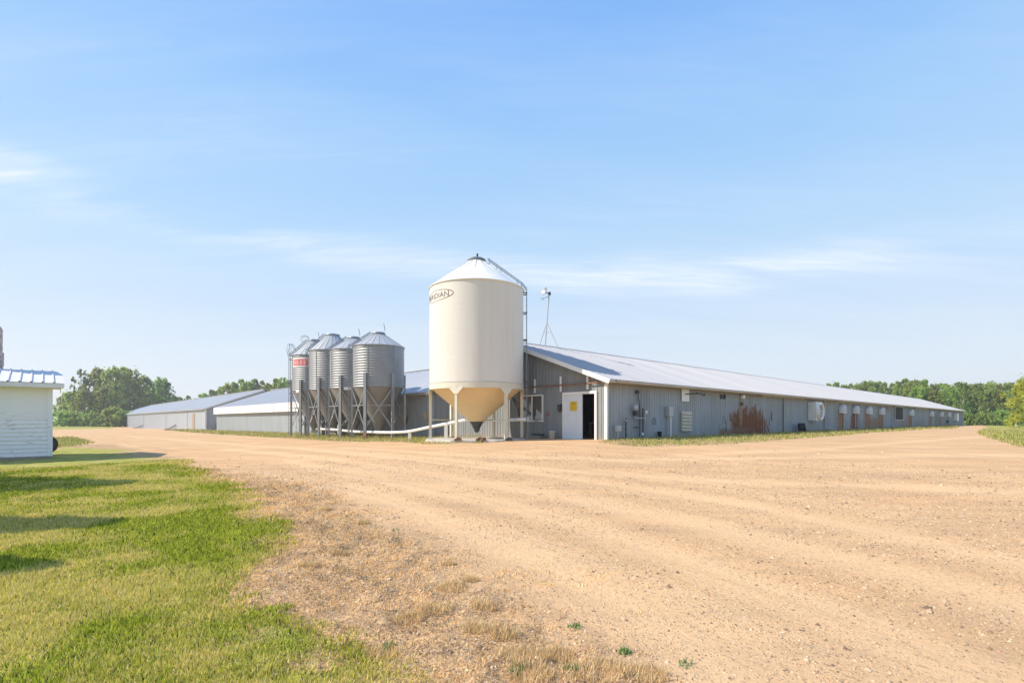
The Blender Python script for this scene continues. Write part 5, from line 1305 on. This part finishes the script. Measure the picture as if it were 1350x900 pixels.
def tree(key, i, x_, y_, sc__, label, group=None, name='deciduous_tree', rz=None, cat='tree', sxy=1.0):
    cm, tmn = kinds[key][i % len(kinds[key])]
    o = thing(name, label, cat, (x_, y_, hz(x_, y_)-.1), random.uniform(0, 6.28) if rz is None else rz, group)
    o.scale = (sc__*sxy, sc__*sxy, sc__)
    link('crown', cm, o); link('trunk', tmn, o); return o
H_of = {'far':16, 'edge':12, 'poplar':18, 'thin':16, 'bush':4.5, 'yellow':8, 'birch':9.5}
def tree_px(key, i, px, ptop, d_, label, group=None, sxy=1.0, **kw):
    x_ = (px-675)/F*d_; g_ = hz(x_, d_); h_ = CAMZ+(HOR-ptop)*d_/F-g_
    return tree(key, i, x_, d_, h_/H_of[key]*1.02, label, group, sxy=sxy, **kw)
gL = 'trees of the grove left of the far barn'
grove = [('thin',0,107,486,176,'sparse thin tree at the left end of the grove, just right of the shed roof',1.0),
 ('far',0,131,484,182,'tall full tree right of the thin one in the left grove',1.0),
 ('far',1,150,484,180,'broad tall tree in the middle of the left grove',1.1),
 ('far',2,172,485,184,'tall green tree right of the middle of the left grove',1.0),
 ('poplar',0,163,482,190,'narrow treetop that stands highest in the left grove',1.0),
 ('far',3,190,495,192,'medium tree stepping down behind the far barn roof',1.0),
 ('far',4,212,497,196,'rounded tree over the low end of the far barn roof',.95),
 ('thin',1,222,503,196,'wispy last tree of the left grove at its right end',1.1),
 ('edge',0,93,515,168,'low bushy tree beside the shed roof edge',1.4),
 ('edge',1,112,512,166,'low bushy green tree at the foot of the grove, near the shed',1.3),
 ('edge',2,136,510,168,'low leafy tree in front of the left grove, at its middle',1.3),
 ('edge',3,233,522,205,'short tree peeking over the far barn roof where the grove ends',1.3)]
for (k, i, px, pt, d_, lab, sxy) in grove: tree_px(k, i, px, pt, d_, lab, None, sxy, name='grove_tree')
rr = random.Random(5)
for i, px in enumerate((80,90,101,112,124,137,150,163)):
    tree_px('bush', i, px, 541+rr.uniform(-5,4), 158, ORD(i)+' low green shrub from the left along the foot of the left grove', 'shrubs at the foot of the left grove', 1.25, name='shrub', cat='shrub')
for i, px in enumerate((86,104,122,140,156,176,196,214)):
    tree_px('far', i+2, px, 512+rr.uniform(-6,6), 206, ORD(i)+' tree from the left in the back row of the left grove', 'trees behind the left grove', 1.1, name='background_tree')
# line over the far barn and hall
tops = [(238,524),(248,521),(258,523),(268,517),(279,512),(290,510),(301,506),(309,501),(318,499),(327,502),(336,499),(346,500),(355,503),(364,498),(373,497),(382,501),(392,506),(402,508),(412,510)]
for i, (px, pt) in enumerate(tops):
    k = 'poplar' if i % 3 else 'far'
    tree_px(k, i, px, pt+rr.uniform(-1.5,1.5), 205+rr.uniform(-6,6), ORD(i)+' tree from the left in the green line behind the far barn roof', 'tree line behind the far barn', 1.15, name='tree_line_tree')
# right tree belt
gR = 'front trees of the belt beyond the long barn'
def top_r(px):
    xs = [1085,1100,1125,1150,1170,1190,1212,1240,1262,1290,1320,1350,1400]; ys = [505,503,503,502,500,499,498,504,503,505,504,503,503]
    return float(np.interp(px, xs, ys))
px = 1078; i = 0
while px < 1400:
    d_ = 150+rr.uniform(-7,7) if px > 1180 else 175+rr.uniform(-8,8)
    tree_px('poplar' if rr.random() < .45 else 'far', i, px, top_r(px)+rr.uniform(-1.5,4), d_, ORD(i)+' leafy tree from the left in the rear row beyond the long barn', 'rear trees of the belt beyond the long barn', 1.1, name='belt_tree'); px += rr.uniform(6.5,10); i += 1
px = 1200; i = 0
while px < 1395:
    d_ = 128+rr.uniform(-4,4)
    if W2L((px-675)/F*d_, d_)[0] > 119 or True:
        tree_px('edge', i, px, 514+rr.uniform(-7,6), d_, ORD(i)+' green tree from the left in the front row past the long barn', gR, 1.15, name='belt_tree')
    px += rr.uniform(9,13); i += 1
px = 1222; i = 0
while px < 1390:
    tree_px('bush', i, px, 543+rr.uniform(-7,5), 122+rr.uniform(-3,3), ORD(i)+' shrub from the left at the foot of the right hand tree belt', 'undergrowth shrubs at the foot of the right belt', 1.1, name='shrub', cat='shrub'); px += rr.uniform(7,10); i += 1
tree_px('birch', 0, 1269.5, 506, 112, 'pale trunked tree right at the far end of the long barn', None, .9, name='birch_tree')
tree_px('yellow', 0, 1362, 497, 74, 'bright yellow green tree cut by the right frame edge', None, 1.25, name='leafy_tree')
t1 = thing('marker_post', 'small white marker post in the grass before the right hand trees', 'post', ((1339.5-675)/F*92, 92, hz((1339.5-675)/F*92, 92)))
MB().box((-.08,-.08,-.1),(.08,.08,1.0)).build('post', Mt['white'], t1); MB().add([(-.09,-.09,1.0),(.09,-.09,1.0),(.09,.09,1.0),(-.09,.09,1.0),(0,0,1.1)], [(0,1,4),(1,2,4),(2,3,4),(3,0,4)]).build('cap', Mt['white'], t1)
# spruces left of the picture whose shade falls over the lawn
def spruce_mesh(seed, H=5.6):
    r = np.random.default_rng(seed); n = 3000
    f = r.random(n)**.75; z = .35+f*(H-.35); R_ = 1.55*(1-f)+.06
    lay = .62+.38*np.sin(z*9.0); a = r.random(n)*2*PI; rr_ = R_*lay*np.sqrt(r.random(n))
    pos = np.c_[np.cos(a)*rr_, np.sin(a)*rr_, z-rr_*.25]
    out = np.c_[np.cos(a), np.sin(a), np.full(n, -.25)]; sd_ = np.c_[-np.sin(a), np.cos(a), np.zeros(n)]
    s = .11*(.7+.6*r.random(n))[:,None]
    V_ = np.stack([pos-sd_*s*.5, pos+sd_*s*.5, pos+out*s*2.2+sd_*s*.2, pos+out*s*2.2-sd_*s*.2], 1)
    c_ = np.array((.05,.085,.035))[None]*(.7+.6*r.random(n))[:,None]
    return arrmesh('crown', V_.reshape(-1,3), np.arange(n*4), 4, Mt['leaf'], np.repeat(c_, 4, 0))
for i, (px, py, H_) in enumerate(((165,638,5.4),(160,690,3.6),(70,748,2.6))):
    tx, ty_ = unproj(px, py); k = H_/math.tan(SUN_EL); x_, y_ = tx+SUN_AZ.x*k, ty_+SUN_AZ.y*k
    lab = ('tallest of three small spruces beside the lawn, farthest from the camera','middle of three small spruces standing beside the lawn','smallest of three small spruces beside the lawn, nearest the camera')[i]
    o = thing('spruce_tree', lab, 'tree', (x_, y_, hz(x_, y_)-.05), i*1.3, 'spruces beside the lawn'); o.scale = (H_/5.6*(1.9,1.5,1.8)[i],)*2+(H_/5.6,)
    link('crown', spruce_mesh(70+i), o); mb = MB(); mb.tube([(0,0,-.1),(0,0,5.2)], .09, 8, True, .02); mb.build('trunk', Mt['bark'], o)

# ------------------------------------------------------------------ thin summer haze
hb = MB(); hb.box((-420,-60,-6),(420,420,32)); hm_ = bpy.data.materials.new('haze'); hm_.use_nodes = True
ht = hm_.node_tree; ht.nodes.remove(ht.nodes['Principled BSDF']); pv = N(ht, 'ShaderNodeVolumePrincipled', Density=.0006, Anisotropy=.3)
pv.inputs['Color'].default_value = (.93,.96,1,1); ht.links.new(pv.outputs[0], ht.nodes['Material Output'].inputs['Volume'])
ho = hb.build('haze', hm_); ho['kind'] = 'stuff'
